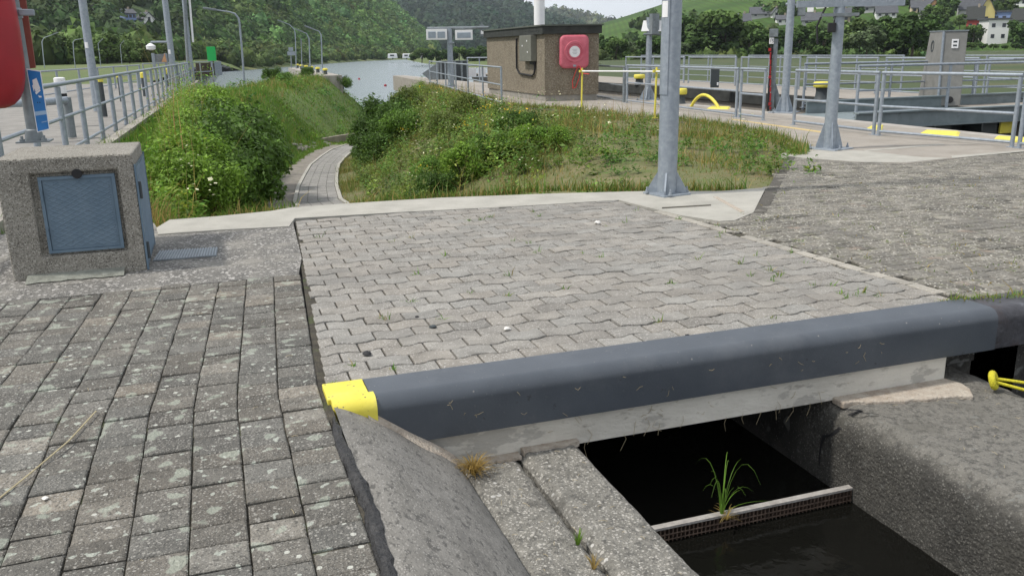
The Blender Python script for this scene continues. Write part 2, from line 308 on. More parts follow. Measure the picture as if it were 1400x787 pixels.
def copy_thing(src, loc, scale=None, rotz=None, label=None):
    r = src.copy(); COL.objects.link(r); r.location = loc
    if scale is not None: r.scale = (scale, scale, scale) if not isinstance(scale, tuple) else scale
    if rotz is not None: r.rotation_euler = (0, 0, rotz)
    if label: r['label'] = label
    for ch in src.children:
        c = ch.copy(); COL.objects.link(c); c.parent = r
        for g in ch.children:
            d = g.copy(); COL.objects.link(d); d.parent = c
    return r
def arr_mesh(name, verts, faces, m, cols=None, parent=None, smooth=False):   # numpy arrays, faces all the same size
    me = bpy.data.meshes.new(name); nv = len(verts); k = faces.shape[1]; nf = len(faces)
    me.vertices.add(nv); me.vertices.foreach_set('co', verts.astype(np.float32).ravel())
    me.loops.add(nf * k); me.loops.foreach_set('vertex_index', faces.astype(np.int32).ravel())
    me.polygons.add(nf); me.polygons.foreach_set('loop_start', np.arange(nf, dtype=np.int32) * k)
    if cols is not None:
        a = me.color_attributes.new('Col', 'FLOAT_COLOR', 'POINT')
        a.data.foreach_set('color', np.concatenate([cols, np.ones((nv, 1))], 1).astype(np.float32).ravel())
    me.materials.append(m); me.update(calc_edges=True); me.validate()
    if smooth: me.shade_smooth()
    o = bpy.data.objects.new(name, me); COL.objects.link(o)
    if parent is not None: attach(o, parent)
    return o
def pip(x, y, poly):
    x = np.asarray(x); y = np.asarray(y); c = np.zeros(x.shape, bool); n = len(poly)
    for i in range(n):
        x0, y0 = poly[i][:2]; x1, y1 = poly[(i + 1) % n][:2]
        if y0 == y1: continue
        t = ((y0 > y) != (y1 > y)) & (x < (x1 - x0) * (y - y0) / (y1 - y0) + x0); c ^= t
    return c
def text_obj(name, s, size, M, m, parent, depth=.004):
    cu = bpy.data.curves.new(name, 'FONT'); cu.body = s; cu.size = size; cu.extrude = depth; cu.align_x = 'CENTER'; cu.align_y = 'CENTER'
    t = bpy.data.objects.new('tmp', cu); COL.objects.link(t)
    me = bpy.data.meshes.new_from_object(t.evaluated_get(bpy.context.evaluated_depsgraph_get()))
    bpy.data.objects.remove(t); me.transform(M); me.materials.clear(); me.materials.append(m)
    o = bpy.data.objects.new(name, me); COL.objects.link(o); attach(o, parent); return o

# ================================================================== SETTING: paved deck
def sheet(name, pts, m, z=0.0, thick=0.0):
    mb = MB(); n = len(pts)
    if thick: mb.prism([(p[0], p[1]) for p in pts], z - thick, z)
    else: mb.add([(p[0], p[1], z) for p in pts], [tuple(range(n))])
    return struct(mb.build(name, m))
def paver_field(name, cells, m, bev=.006, depth=.03):
    mb = MB()
    for poly, z, (tx, ty), colr in cells:
        n = len(poly); cx_ = sum(p[0] for p in poly) / n; cy_ = sum(p[1] for p in poly) / n
        w_ = max(p[0] for p in poly) - min(p[0] for p in poly); h_ = max(p[1] for p in poly) - min(p[1] for p in poly)
        sx, sy = 1 - 2 * bev / w_, 1 - 2 * bev / h_
        zz = lambda x, y: z + (x - cx_) * tx + (y - cy_) * ty
        top = [(cx_ + (x - cx_) * sx, cy_ + (y - cy_) * sy) for x, y in poly]
        vs = [(x, y, zz(x, y)) for x, y in top] + [(x, y, zz(x, y) - bev * .8) for x, y in poly] + [(x, y, z - depth) for x, y in poly]
        fs = [tuple(range(n))]
        for i in range(n):
            j = (i + 1) % n
            fs += [(i, i + n, j + n, j), (i + n, i + 2 * n, j + 2 * n, j + n)]
        mb.add(vs, fs, colr)
    return struct(mb.build(name, m, color=True))
def jit(p, a): return (p[0] + random.uniform(-a, a), p[1] + random.uniform(-a, a))

ZZ_L = lambda y: .40 + (y - 4.1) * .062           # left and right limits of the wave-block bay
ZZ_R = lambda y: 4.43 - (y - 4.1) * .080
# old block paving on the left
cells = []
x = .365; colw = .196
for ci in range(26):
    x1 = x - colw * random.uniform(.985, 1.015); y = .3 + random.uniform(0, .18)
    while y < 6.5:
        ln = random.choice((.14, .155, .155, .16, .175)); y1 = min(y + ln, 6.52)
        if y1 - y < .06: break
        g = .0034; h_ = random.choice((.002, .0035, .004))
        lean = .0
        def lx(yy): return (ZZ_L(yy) - .035 if yy > 4.1 else .365 - .0) - .365
        off0, off1 = (lx(y) , lx(y1)) if True else (0, 0)
        poly = [(x1 + g + off0, y + h_), (x - g + off0, y + h_), (x - g + off1, y1 - h_), (x1 + g + off1, y1 - h_)]
        poly = [jit(p, .0025) for p in poly]
        k = random.gauss(1, .13); warm = random.uniform(-.03, .04)
        if random.random() < .10: k *= 1.42; warm += .04
        if random.random() < .12: k *= .80
        cells.append((poly, random.gauss(0, .003), (random.gauss(0, .010), random.gauss(0, .010)), (k * (1 + warm), k, k * (1 - warm))))
        y = y1
    x = x1
paver_field('block_paving', cells, m_pold, bev=.0055)
struct(MB().box((-5, .2, -.25), (.40, 6.53, -.013)).build('paving_bed', m_joint))
# wave-block bay
cells = []
L_, H_ = .236, .1525
def wav(xx): s = math.sin(2 * math.pi * xx / L_ - .6); return .013 * max(-1, min(1, 1.9 * s))
row = 0; y = 4.125
while y + H_ < 8.72:
    xs = 0.3 + (L_ / 2 if row % 2 else 0) - L_
    while xs < 4.6:
        a, b = max(xs, ZZ_L(y + H_ / 2)), min(xs + L_, ZZ_R(y + H_ / 2))
        if b - a > .04 and pip([(a + b) / 2], [y + H_ / 2], [(.2, 4), (4.7, 4), (4.09, 8.4), (3.9, 8.52), (.69, 8.80), (.3, 6)])[0]:
            n = 7; g = .0052
            bot = [(a + g + (b - a - 2 * g) * i / n, y + g + wav(a + (b - a) * i / n)) for i in range(n + 1)]
            top = [(a + g + (b - a - 2 * g) * i / n, y + H_ - g + wav(a + (b - a) * i / n)) for i in range(n + 1)]
            k = random.gauss(1, .06); wm = random.uniform(-.02, .03)
            if random.random() < .05: k *= .8
            cells.append((bot + top[::-1], random.gauss(0, .0022), (random.gauss(0, .006), random.gauss(0, .006)), (k * (1 + wm), k, k * (1 - wm))))
        xs += L_
    y += H_; row += 1
paver_field('wave_block_paving', cells, m_pzig, bev=.005)
struct(MB().prism([(.36, 4.11), (4.46, 4.11), (4.10, 8.8), (.69, 8.8)], -.03, -.016).build('paving_bed', m_joint))
# pale edging stones down the right side of the bay
cells = []
y = 4.3
while y < 7.6:
    ln = random.uniform(.20, .27)
    a0, a1 = ZZ_R(y) + .008, ZZ_R(y + ln) + .008
    if random.random() < .85:
        cells.append(([(a0, y + .006), (a0 + .09, y + .006), (a1 + .09, y + ln - .006), (a1, y + ln - .006)], .001, (random.gauss(0, .01), 0), (1.45, 1.42, 1.35)))
    y += ln
paver_field('edging_stones', cells, m_pzig)
# worn blocks on the right
poly_r = [(4.53, 4.12), (4.30, 7.2), tuple(P(1030, 291)[:2]), tuple(P(1080, 215)[:2]), tuple(P(1160, 220)[:2]), tuple(P(1240, 223)[:2]), tuple(P(1400, 206)[:2]), (13.0, 9.85), (13.0, 4.12)]
cells = []
y = 4.13; row = 0
while y < 11.2:
    hh = .125; xs = 4.2 + (.1 if row % 2 else 0) + random.uniform(-.02, .02)
    while xs < 12.8:
        ww = .175
        if pip([xs + ww / 2], [y + hh / 2], poly_r)[0]:
            g = .0028
            p4 = [jit(p, .003) for p in [(xs + g, y + g), (xs + ww - g, y + g), (xs + ww - g, y + hh - g), (xs + g, y + hh - g)]]
            k = random.gauss(1, .20)
            cells.append((p4, random.gauss(0, .002), (random.gauss(0, .012), random.gauss(0, .012)), (k * 1.01, k, k * .97)))
        xs += ww
    y += hh; row += 1
paver_field('worn_block_paving', cells, m_pfar, bev=.009)
sheet('paving_bed', [(4.35, 4.11), (4.25, 7.3), P(1030, 291), P(1080, 214), P(1240, 221), P(1400, 205), (13, 9.9), (13, 4.11)], m_joint, -.019, .1)
# dark drain strip between the pads
g0, g1, g2, g3 = P(1076, 214), P(1087, 214), P(1047, 291), P(1029, 291)
sheet('drain_strip', [g3, g2, g1, g0], flat('drain_dirt', (.085, .078, .066), .95, var=.3, scale=20, bump=.6), .002, .05)
# rough concrete patch beside the cabinet
sheet('rough_concrete', [(-3.2, 6.5), (.50, 6.5), (.58, 7.05), (.66, 8.72), (-.57, 8.62), (-.65, 9.2), (-3.2, 9.2)], m_patch, -.004, .2)
# pale concrete sill along the top of the ramp
up = [P(*q) for q in [(214, 312), (232, 301), (300, 296), (370, 289), (400, 284), (470, 279), (600, 271), (760, 265), (880, 262), (985, 262), (1047, 257)]]
lo = [P(*q) for q in [(1030, 291), (1004, 302), (984, 303), (930, 295), (885, 284), (846, 274), (700, 283), (560, 290), (403, 299), (395, 310), (300, 315), (216, 321)]]
sheet('concrete_sill', up + lo, m_conc, .006, .9)
# raised pad joint lines of the mast footing
struct(MB().prism([tuple(P(*q)[:2]) for q in [(975, 270), (981, 270), (1018, 290), (1012, 291)]], .006, .009).build('sill_joint', m_mortar))
struct(MB().prism([tuple(P(*q)[:2]) for q in [(905, 284.5), (972, 280.5), (972, 282), (905, 286)]], .006, .009).build('sill_joint', m_joint))
# lock-side deck
E_G = [(1084, 212), (1092, 204), (1065, 190), (1040, 181), (990, 172), (940, 165), (890, 160), (800, 151), (760, 148), (725, 146), (690, 143), (662, 132), (640, 126), (615, 119), (590, 113.5)]
DECK_EDGE = [P(*q) for q in E_G]
dk = [tuple(p[:2]) for p in DECK_EDGE] + [(12.4, 62), (12.9, 62), (12.9, 9.95)] + [tuple(P(*q)[:2]) for q in [(1400, 207), (1240, 224), (1160, 221)]]
sheet('lock_deck', dk, m_deck, .004, 1.0)
sheet('mast_apron', [P(*q) for q in [(1066, 212), (1090, 203), (1180, 207), (1262, 216), (1300, 217), (1240, 223), (1180, 222.5), (1100, 217)]], m_conc, .010, .05)
struct(MB().prism([tuple(P(*q)[:2]) for q in [(1180, 206), (1290, 197), (1292, 198.2), (1184, 207.6)]], .004, .008).build('deck_joint', m_conc))
struct(MB().prism([tuple(P(*q)[:2]) for q in [(1000, 163), (1130, 181), (1130, 183), (1000, 164)]], .004, .008).build('deck_line', flat('ochre_line', (.5, .38, .17), .8)))
struct(MB().prism([tuple(P(*q)[:2]) for q in [(1300, 214), (1400, 206), (1400, 208), (1302, 217)]], .004, .010).build('deck_joint', m_conc))
# lock chamber: near coping, far quay, floor water
struct(MB().box((12.9, 8.2, -4.5), (13.25, 62, .002)).build('chamber_coping', mat('coping_stone', c2((.30, .28, .25), (.40, .375, .34)), scale=3, rough=.9, bump=.4)))
m_quay = mat('quay_concrete', [(.3, (.26, .24, .21)), (.7, (.38, .355, .31))], scale=1.2, rough=.9, bump=.4, stretch=(1, 1, .4), specks=[('n', 2.5, .55, .68, (.14, .125, .11), .7)])
struct(MB().box((18.35, -5, -4.5), (18.8, 62, -.38)).build('quay_wall', m_quay))
struct(MB().box((18.2, -5, -.38), (18.8, 62, .0)).build('quay_fender', mat('fender_dark', c2((.02, .022, .02), (.05, .052, .048)), scale=3, rough=.8)))
struct(MB().box((18.3, -5, -1), (22.2, 62, .012)).build('far_quay', m_deck))
struct(MB().box((13.25, -5, -4.6), (18.35, 62, -2.4)).build('chamber_water', m_pool))
# ================================================================== bridge over the fish channel
BR = thing('channel_bridge', 'pale concrete bridge beam capped with a rounded dark steel edge over the narrow water channel', 'bridge', (2.4, 3.95, -.4))
MB().box((.5, 3.88, -.425), (4.13, 4.10, -.215)).build('edge_beam', m_beam, BR)
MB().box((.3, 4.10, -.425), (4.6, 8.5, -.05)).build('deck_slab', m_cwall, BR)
FY, BY = 3.835, 4.115
def nose(x0, x1, r=.075, zb=-.245, fy=FY, z=.012, back=BY):
    prof = [(back, z - .20), (back, z)]
    for k in range(9):
        a = math.pi / 2 * k / 8; prof.append((fy + r - r * math.sin(a), z - r + r * math.cos(a)))
    prof += [(fy, zb), (fy + .03, zb), (fy + .03, z - .20)]
    return MB().extrude(prof, (x0, 0, 0), (x1, 0, 0), (0, 1, 0), (0, 0, 1))
NO = nose(.588, 4.46).build('steel_edge', m_steel, BR, smooth=True, sharp=50)
nose(4.46, 6.6, zb=-.24, z=.010).build('worn_edge', m_steelold, BR, smooth=True, sharp=50)
# yellow painted end: flat plate plus the turned-down lip
MB().box((.385, 3.90, -.16), (.585, 4.118, .014)).build('yellow_plate', m_yellow, BR, bevel=.004)
lip = [(3.925, .016)]
for k in range(9):
    a = math.pi / 2 * k / 8; lip.append((FY - .012 + .06 - .06 * math.sin(a), .016 - .06 + .06 * math.cos(a)))
lip += [(FY - .012, -.115), (FY - .002, -.115), (3.925, -.04)]
MB().extrude(lip, (.40, 0, 0), (.607, 0, 0), (0, 1, 0), (0, 0, 1)).build('yellow_lip', m_yellow, BR, smooth=True, sharp=50)
# the sloping shoulder left of the channel
SH = [(.405, .0), (.47, -.022), (.54, -.062), (.62, -.118), (.70, -.178), (.78, -.238), (.86, -.290), (.94, -.348), (1.00, -.405), (1.03, -.47)]
prof = SH + [(1.03, -1.2), (.405, -1.2)]
mb = MB(); ny = 60; nx = 24
for j in range(ny + 1):
    y = .15 + (3.832 - .15) * j / ny; bu = .062 * min(1, max(0, (3.80 - y) / .75)) ** .8
    for i in range(nx + 1):
        x = .405 + (1.03 - .405) * i / nx; t = i / nx
        z = float(np.interp(x, [p[0] for p in SH], [p[1] for p in SH])) + bu * math.sin(math.pi * t ** 1.15) ** .9 + .004 * math.sin(x * 23 + y * 9) * math.sin(y * 13)
        mb.v.append((x, y, z)); mb.c.append((1, 1, 1))
    mb.v.append((1.03, y, -1.2)); mb.c.append((1, 1, 1))
W = nx + 2; mb.f = [(j * W + i, j * W + i + 1, (j + 1) * W + i + 1, (j + 1) * W + i) for j in range(ny) for i in range(nx + 1)]
mb.f += [tuple([ny * W + i for i in range(nx + 1)] + [ny * W + nx + 1])]
o = mb.build('sloping_shoulder', m_shoulder, None, smooth=True, sharp=60)
tag(o, 'grey smooth concrete shoulder sloping down from the old pavers to the channel ledge', 'concrete slope')
# smooth light fillet where shoulder meets the beam
mb = MB(); n = 14
SHX = lambda xx: float(np.interp(xx, [p[0] for p in SH], [p[1] for p in SH]))
for i in range(n + 1):
    xx = .56 + (1.03 - .56) * i / n; t = i / n
    wd = .015 + .05 * math.sin(math.pi * min(1, max(0, (t - .35) / .65))) + random.uniform(0, .012)
    mb.v += [(xx, 3.834, SHX(xx) + .035), (xx, 3.834 - .3 * wd, SHX(xx) + .02), (xx, 3.834 - wd, SHX(xx) + .002)]; mb.c += [(1, 1, 1)] * 3
mb.f = [(i * 3 + k, i * 3 + k + 1, i * 3 + k + 4, i * 3 + k + 3) for i in range(n) for k in range(2)]
attach(mb.build('mortar_fillet', m_mortar, None, smooth=True), o)
# tar joint
mb = MB(); ny = 90
for i in range(ny + 1):
    y = .2 + 3.50 * i / ny; wl = .028 + .006 * math.sin(y * 17) * random.uniform(.4, 1.2) + random.uniform(0, .010); wr = .022 + .005 * math.sin(y * 23 + 1) + random.uniform(0, .012)
    tp = min(1, (3.72 - y) * 4 + .25); c0 = .392 + .012 * math.sin(y * 5)
    mb.v += [(c0 - wl * tp, y, -.014), (c0 - wl * tp * .6, y, .006 + random.uniform(0, .006)), (c0, y, .010 + random.uniform(0, .010)), (c0 + wr * tp * .7, y, .004 + random.uniform(0, .006)), (c0 + wr * tp, y, -.016)]
    mb.c += [(1, 1, 1)] * 5
mb.f = [(i * 5 + k, i * 5 + k + 1, i * 5 + k + 6, i * 5 + k + 5) for i in range(ny) for k in range(4)]
struct(mb.build('tar_joint', m_tar, None, smooth=True))
# channel ledge slabs
def rough_slab(name, x0, x1, y0, y1, z0, z1, m, amp=.006, rad=.03, label=None):
    mb = MB(); ny = 60; nx = 10; xs = [x0 + (x1 - x0) * i / nx for i in range(nx + 1)]
    for j in range(ny + 1):
        y = y0 + (y1 - y0) * j / ny
        for i, xx in enumerate(xs):
            e = min(xx - x0, x1 - xx); z = z1 + random.uniform(-amp, amp) * .6 - (rad if i in (0, nx) else 0)
            mb.v.append((xx + (random.uniform(-.004, .004) if i in (0, nx) else 0), y, z)); mb.c.append((1, 1, 1))
    W = nx + 1
    mb.f = [(j * W + i, j * W + i + 1, (j + 1) * W + i + 1, (j + 1) * W + i) for j in range(ny) for i in range(nx)]
    mb.box((x0, y0, z0), (x1, y1, z1 - rad - .002))
    o = mb.build(name, m, None, smooth=True, sharp=60); return tag(o, label, 'concrete slab')
rough_slab('ledge_slab', 1.00, 1.318, .15, 3.875, -1.2, -.425, m_ledge, label='narrow dark concrete ledge strip at the foot of the sloping shoulder')
rough_slab('ledge_slab', 1.330, 1.655, .15, 3.875, -1.6, -.408, m_ledge, label='lichened concrete ledge slab bordering the dark water opening')
def blob_strip(name, pts, m, z, h, label=None, cat=None):
    mb = MB(); n = len(pts); mb.v = [(p[0], p[1], z) for p in pts] + [(p[0], p[1], z + h) for p in pts]; mb.c = [(1, 1, 1)] * 2 * n
    mb.f = [tuple(range(n, 2 * n))] + [(i, (i + 1) % n, (i + 1) % n + n, i + n) for i in range(n)]
    return struct(mb.build(name, m))
def ragged(x0, x1, y0, y1, n, amp):
    a = [(x0 + (x1 - x0) * i / n, y1) for i in range(n + 1)]
    return [(x0 + (x1 - x0) * i / n, y0 + random.uniform(-amp, amp)) for i in range(n + 1)] + a[::-1]
blob_strip('mortar_bed', ragged(1.12, 1.33, 3.815, 3.885, 9, .012), m_mortar, -.43, .02)
blob_strip('mortar_bed', ragged(1.345, 1.66, 3.835, 3.885, 12, .012), m_mortar, -.42, .03)
# right channel wall with rounded top edge
prof = []
rw = .15
for k in range(9):
    a = math.pi / 2 * k / 8; prof.append((3.25 + rw - rw * math.cos(a), -.425 - rw + rw * math.sin(a)))
prof = [(3.25, -1.6)] + prof + [(4.30, -.425), (4.42, -.45), (4.44, -1.6)]
mb = MB(); ny = 70; n = len(prof)
fine = []
for i in range(n - 1):
    k = 10 if 9 <= i < 10 else (10 if i == 0 else 1)
    for q in range(k): fine.append((prof[i][0] + (prof[i + 1][0] - prof[i][0]) * q / k, prof[i][1] + (prof[i + 1][1] - prof[i][1]) * q / k))
fine.append(prof[-1]); n = len(fine)
for j in range(ny + 1):
    y = -.2 + (4.10 + .2) * j / ny
    for q in fine:
        a = .005; mb.v.append((q[0] + random.uniform(-a, a), y, q[1] + random.uniform(-a, a))); mb.c.append((1, 1, 1))
mb.f = [(j * n + i, (j + 1) * n + i, (j + 1) * n + i + 1, j * n + i + 1) for j in range(ny) for i in range(n - 1)]
CW = tag(mb.build('channel_wall', m_chwall, None, smooth=True, sharp=60), 'dark stained concrete channel wall with a rounded top edge and a black crack', 'wall')
def wall_pt(s, y, d=.004):        # s: 0 at the top, growing down the face
    if s < .3: return (3.55 - s, y, -.425 + .008 + d)
    a = (s - .15) / rw
    if s < .15 + rw * math.pi / 2 + .15:
        a = (s - .30) / rw
        if a < math.pi / 2: return (3.40 - (rw + d) * math.sin(a) , y, -.575 + (rw + d) * math.cos(a))
    return (3.25 - d, y, -.575 - (s - .30 - rw * math.pi / 2))
ck = [(.16, 3.60), (.25, 3.66), (.28, 3.72), (.34, 3.70), (.42, 3.745), (.50, 3.74), (.565, 3.80), (.60, 3.86), (.66, 3.88), (.72, 3.885), (.80, 3.88)]
mb = MB()
for i, (s, y) in enumerate(ck):
    wd = (.004, .006, .008, .012, .010, .016, .012, .015, .008, .006, .003)[i]
    mb.v += [wall_pt(s, y - wd), wall_pt(s, y + wd)]; mb.c += [(1, 1, 1)] * 2
mb.f = [(2 * i, 2 * i + 1, 2 * i + 3, 2 * i + 2) for i in range(len(ck) - 1)]
mb.build('crack', m_black, CW)
mor = [(3.30, 3.885)] + [(3.30 + .07 * i, 3.80 - .02 * i + random.uniform(-.02, .02) + (.03 if i > 7 else 0)) for i in range(12)] + [(4.15, 3.70), (4.17, 3.78), (4.14, 3.885)]
mb = MB()
n = len(mor); mb.v = [(p[0], p[1], -.44) for p in mor] + [(p[0], p[1], -.405) for p in mor]; mb.c = [(1, 1, 1)] * 2 * n
mb.f = [tuple(range(n, 2 * n))] + [(i, (i + 1) % n, (i + 1) % n + n, i + n) for i in range(n)]
mb.build('mortar_skirt', m_mortar, CW, bevel=.008)
# water, far end of the culvert
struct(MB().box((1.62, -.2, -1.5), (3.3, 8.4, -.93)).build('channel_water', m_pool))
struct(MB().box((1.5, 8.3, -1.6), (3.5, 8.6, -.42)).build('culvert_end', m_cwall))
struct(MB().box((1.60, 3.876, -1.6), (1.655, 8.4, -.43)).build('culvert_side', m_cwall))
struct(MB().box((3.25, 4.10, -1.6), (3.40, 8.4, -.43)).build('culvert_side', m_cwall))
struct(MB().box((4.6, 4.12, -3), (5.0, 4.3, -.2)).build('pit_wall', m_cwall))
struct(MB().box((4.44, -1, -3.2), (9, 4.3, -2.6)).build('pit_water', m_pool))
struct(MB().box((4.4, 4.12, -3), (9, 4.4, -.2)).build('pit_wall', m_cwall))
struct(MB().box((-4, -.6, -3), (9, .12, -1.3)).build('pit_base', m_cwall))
# grate standing in the water
G = thing('water_grate', 'narrow rusty metal grate standing across the dark water channel', 'grate', (2.45, 3.60, -.93))
MB().box((1.66, 3.585, -.852), (3.25, 3.625, -.838)).build('top_bar', mat('grate_steel', c2((.30, .28, .26), (.44, .42, .39)), scale=20, rough=.8, bump=.5), G)
mb = MB()
for i in range(64):
    xx = 1.67 + 1.57 * i / 63; mb.box((xx - .003, 3.588, -1.0), (xx + .003, 3.622, -.8525))
for z in (-.885, -.915, -.945): mb.box((1.665, 3.584, z - .003), (3.245, 3.588, z + .003))
mb.build('grille', flat('rusty_bar', (.11, .075, .055), .85, var=.4, scale=25, bump=.4), G)

# ================================================================== terrain of the ramp valley
WZ = -3.2
TY = np.array([8.6, 12, 20, 28, 36, 41, 48, 60, 75, 95.])
T_LC = np.array([-.9, -.9, -.8, 0.0, 1.0, 1.5, 3.6, 6.4, 10.5, 13.0])
T_LF = np.array([.5, .75, 1.1, 1.75, 2.9, 4.4, 7.6, 10.6, 14., 18.])
T_RF = np.array([2.75, 2.75, 2.75, 3.75, 5.3, 7.2, 9.6, 13., 17., 22.])
T_RC = np.array([5.4, 5.9, 7.2, 8.0, 8.6, 9.6, 11.6, 16., 21., 26.])
T_FZ = np.array([-.75, -1.05, -1.7, -2.2, -2.5, -2.55, -2.9, -3.5, -3.8, -3.8])
def valley(x, y):
    lc, lf, rf, rc, fz = (np.interp(y, TY, a) for a in (T_LC, T_LF, T_RF, T_RC, T_FZ))
    tip = np.clip((y - 66) / 22, 0, 1) * 3.9
    zl = -.12 - tip
    tl = np.clip((x - lc) / (lf - lc), 0, 1); tr = np.clip((rc - x) / (rc - rf), 0, 1)
    sm = lambda t: t * .4 + .6 * t * t * (3 - 2 * t)
    left = zl + (np.minimum(fz, zl) - zl) * sm(tl); right = -.06 + (fz + .06) * sm(tr) - np.clip((y - 44) / 5, 0, 1) * 4.2 * (1 - sm(tr))
    z = np.where(x < (lf + rf) / 2, left, right)
    b = .07 * np.sin(x * 1.3 + y * .7) * np.sin(y * .9 - x * .4) + .035 * np.sin(3.1 * x + 1.7 * y)
    k = np.where(x < (lf + rf) / 2, np.clip(1 - np.abs(tl - .5) * 1.6, 0, 1), np.clip(1 - np.abs(tr - .5) * 1.6, 0, 1))
    return z + b * k
def grid_mesh(name, xs, ys, fz, m, mask=None, parent=None):
    X, Y = np.meshgrid(xs, ys); Z = fz(X, Y); v = np.stack([X, Y, Z], -1).reshape(-1, 3)
    nx, ny = len(xs), len(ys); i, j = np.meshgrid(np.arange(nx - 1), np.arange(ny - 1)); a = (j * nx + i).ravel()
    f = np.stack([a, a + 1, a + nx + 1, a + nx], -1)
    if mask is not None: k = mask(X, Y).ravel(); f = f[k[f].all(1)]
    return arr_mesh(name, v, f, m, parent=parent, smooth=True)
_ey = np.array([p.y for p in DECK_EDGE]); _ex = np.array([p.x for p in DECK_EDGE]); _o = np.argsort(_ey)
def deck_x(y): return np.interp(y, _ey[_o], _ex[_o])
def bank_left(Y): return np.where(Y < 44, -99., np.interp(Y, [44, 48, 60, 68, 75, 96], [-2.0, 1.4, 3.6, 5.2, 7.5, 12]))
def bank_mask(X, Y): return (X < deck_x(Y) + .45) & (X > bank_left(Y))
struct(grid_mesh('bank', np.arange(-2.9, 19, .22), np.concatenate([np.arange(8.75, 50, .25), np.arange(50, 96, 1.0)]), valley, m_bank, lambda X, Y: bank_mask(X, Y) & (X > (np.interp(Y, TY, T_LF) + np.interp(Y, TY, T_RF)) / 2 - .25)))
struct(grid_mesh('bank', np.arange(-2.9, 19, .22), np.concatenate([np.arange(8.75, 50, .25), np.arange(50, 96, 1.0)]), lambda X, Y: valley(X, Y) - .004, m_bankg, lambda X, Y: bank_mask(X, Y) & (X < (np.interp(Y, TY, T_LF) + np.interp(Y, TY, T_RF)) / 2 + .25)))
# ramp path: block paving between pale kerbs, gutter on its left
PY_ = np.array([9, 14, 20, 24, 28, 32, 36, 38.5, 41])
PXC = np.array([2.0, 2.0, 2.14, 2.58, 3.12, 3.75, 4.62, 5.35, 6.5])
PXC = PXC - .03
def path_strip(name, offs, ys, m, dz, color=None, thick=.06):
    mb = MB(); n = len(ys); k = len(offs)
    for y in ys:
        c = float(np.interp(y, PY_, PXC)); dc = float(np.interp(y + .3, PY_, PXC) - np.interp(y - .3, PY_, PXC)) / .6
        nx, ny = 1 / math.hypot(1, dc), -dc / math.hypot(1, dc); fz = float(np.interp(y, TY, T_FZ))
        for o_ in offs: mb.v.append((c + nx * o_, y + ny * o_, fz + dz)); mb.c.append((1, 1, 1))
        for o_ in (offs[0], offs[-1]): mb.v.append((c + nx * o_, y + ny * o_, fz + dz - thick)); mb.c.append((1, 1, 1))
    W = k + 2
    for i in range(n - 1):
        for q in range(k - 1): mb.f.append((i * W + q, i * W + q + 1, (i + 1) * W + q + 1, (i + 1) * W + q))
        mb.f.append((i * W, (i + 1) * W, (i + 1) * W + k, i * W + k)); mb.f.append((i * W + k - 1, i * W + k + 1, (i + 1) * W + k + 1, (i + 1) * W + k - 1))
    return struct(mb.build(name, m))
ysp = [9 + i * .4 for i in range(80)]
path_strip('ramp_path_bed', [-.55, 0, .55], ysp, m_joint, .035)
path_strip('path_kerb', [-.56, -.47], ysp, m_conc, .075); path_strip('path_kerb', [.47, .56], ysp, m_conc, .075)
path_strip('gutter', [-1.25, -1.0, -.75, -.57], ysp, m_gravelpath, .03)
cells = []; y = 15.; row = 0
mb = MB()
while y < 40.6:
    c = float(np.interp(y, PY_, PXC)); dc = float(np.interp(y + .3, PY_, PXC) - np.interp(y - .3, PY_, PXC)) / .6
    nx, ny = 1 / math.hypot(1, dc), -dc / math.hypot(1, dc); fz = float(np.interp(y, TY, T_FZ)) + .05
    fz2 = float(np.interp(y + .16, TY, T_FZ)) + .05
    c2_ = float(np.interp(y + .155, PY_, PXC))
    for k in range(4):
        a = -.465 + k * .2325 + .005; b = a + .2225; g = random.gauss(1, .08)
        mb.add([(c + nx * a, y + ny * a, fz), (c + nx * b, y + ny * b, fz), (c2_ + nx * b, y + .15 + ny * b, fz2), (c2_ + nx * a, y + .15 + ny * a, fz2)], [(0, 1, 2, 3)], (g, g, g))
    y += .16
struct(mb.build('ramp_path', m_pathpave, color=True))
# low curved retaining kerb at the far bend
mb = MB(); pts = []
for i in range(17):
    t = i / 16; px = 438 + 62 * t; 
    pts.append(((4.35 + 5.4 * t ** 1.15), 42.0 + 2.2 * math.sin(t * 2.4) + 2.0 * t))
for (a, b) in zip(pts[:-1], pts[1:]):
    za, zb = -2.62, -2.62
    dx, dy = b[0] - a[0], b[1] - a[1]; l = math.hypot(dx, dy); ux, uy = -dy / l * .22, dx / l * .22
    h0, h1 = .22, .22
    mb.add([(a[0], a[1], za - .5), (b[0], b[1], zb - .5), (b[0], b[1], zb + h1), (a[0], a[1], za + h0), (a[0] + ux, a[1] + uy, za + h0), (b[0] + ux, b[1] + uy, zb + h1), (b[0] + ux, b[1] + uy, zb - .5), (a[0] + ux, a[1] + uy, za - .5)],
           [(0, 1, 2, 3), (3, 2, 5, 4), (4, 5, 6, 7)])
tag(mb.build('retaining_kerb', mat('kerb_brownish', c2((.22, .19, .155), (.34, .30, .25)), scale=2, rough=.9, bump=.4)), 'low curved concrete retaining kerb at the bend of the ramp path', 'kerb')
struct(MB().prism([(7.0, 41.5), (9.4, 43.2), (12, 47), (14, 60), (10, 56), (8.2, 45)], -2.9, -2.44).build('trough_water', m_river))
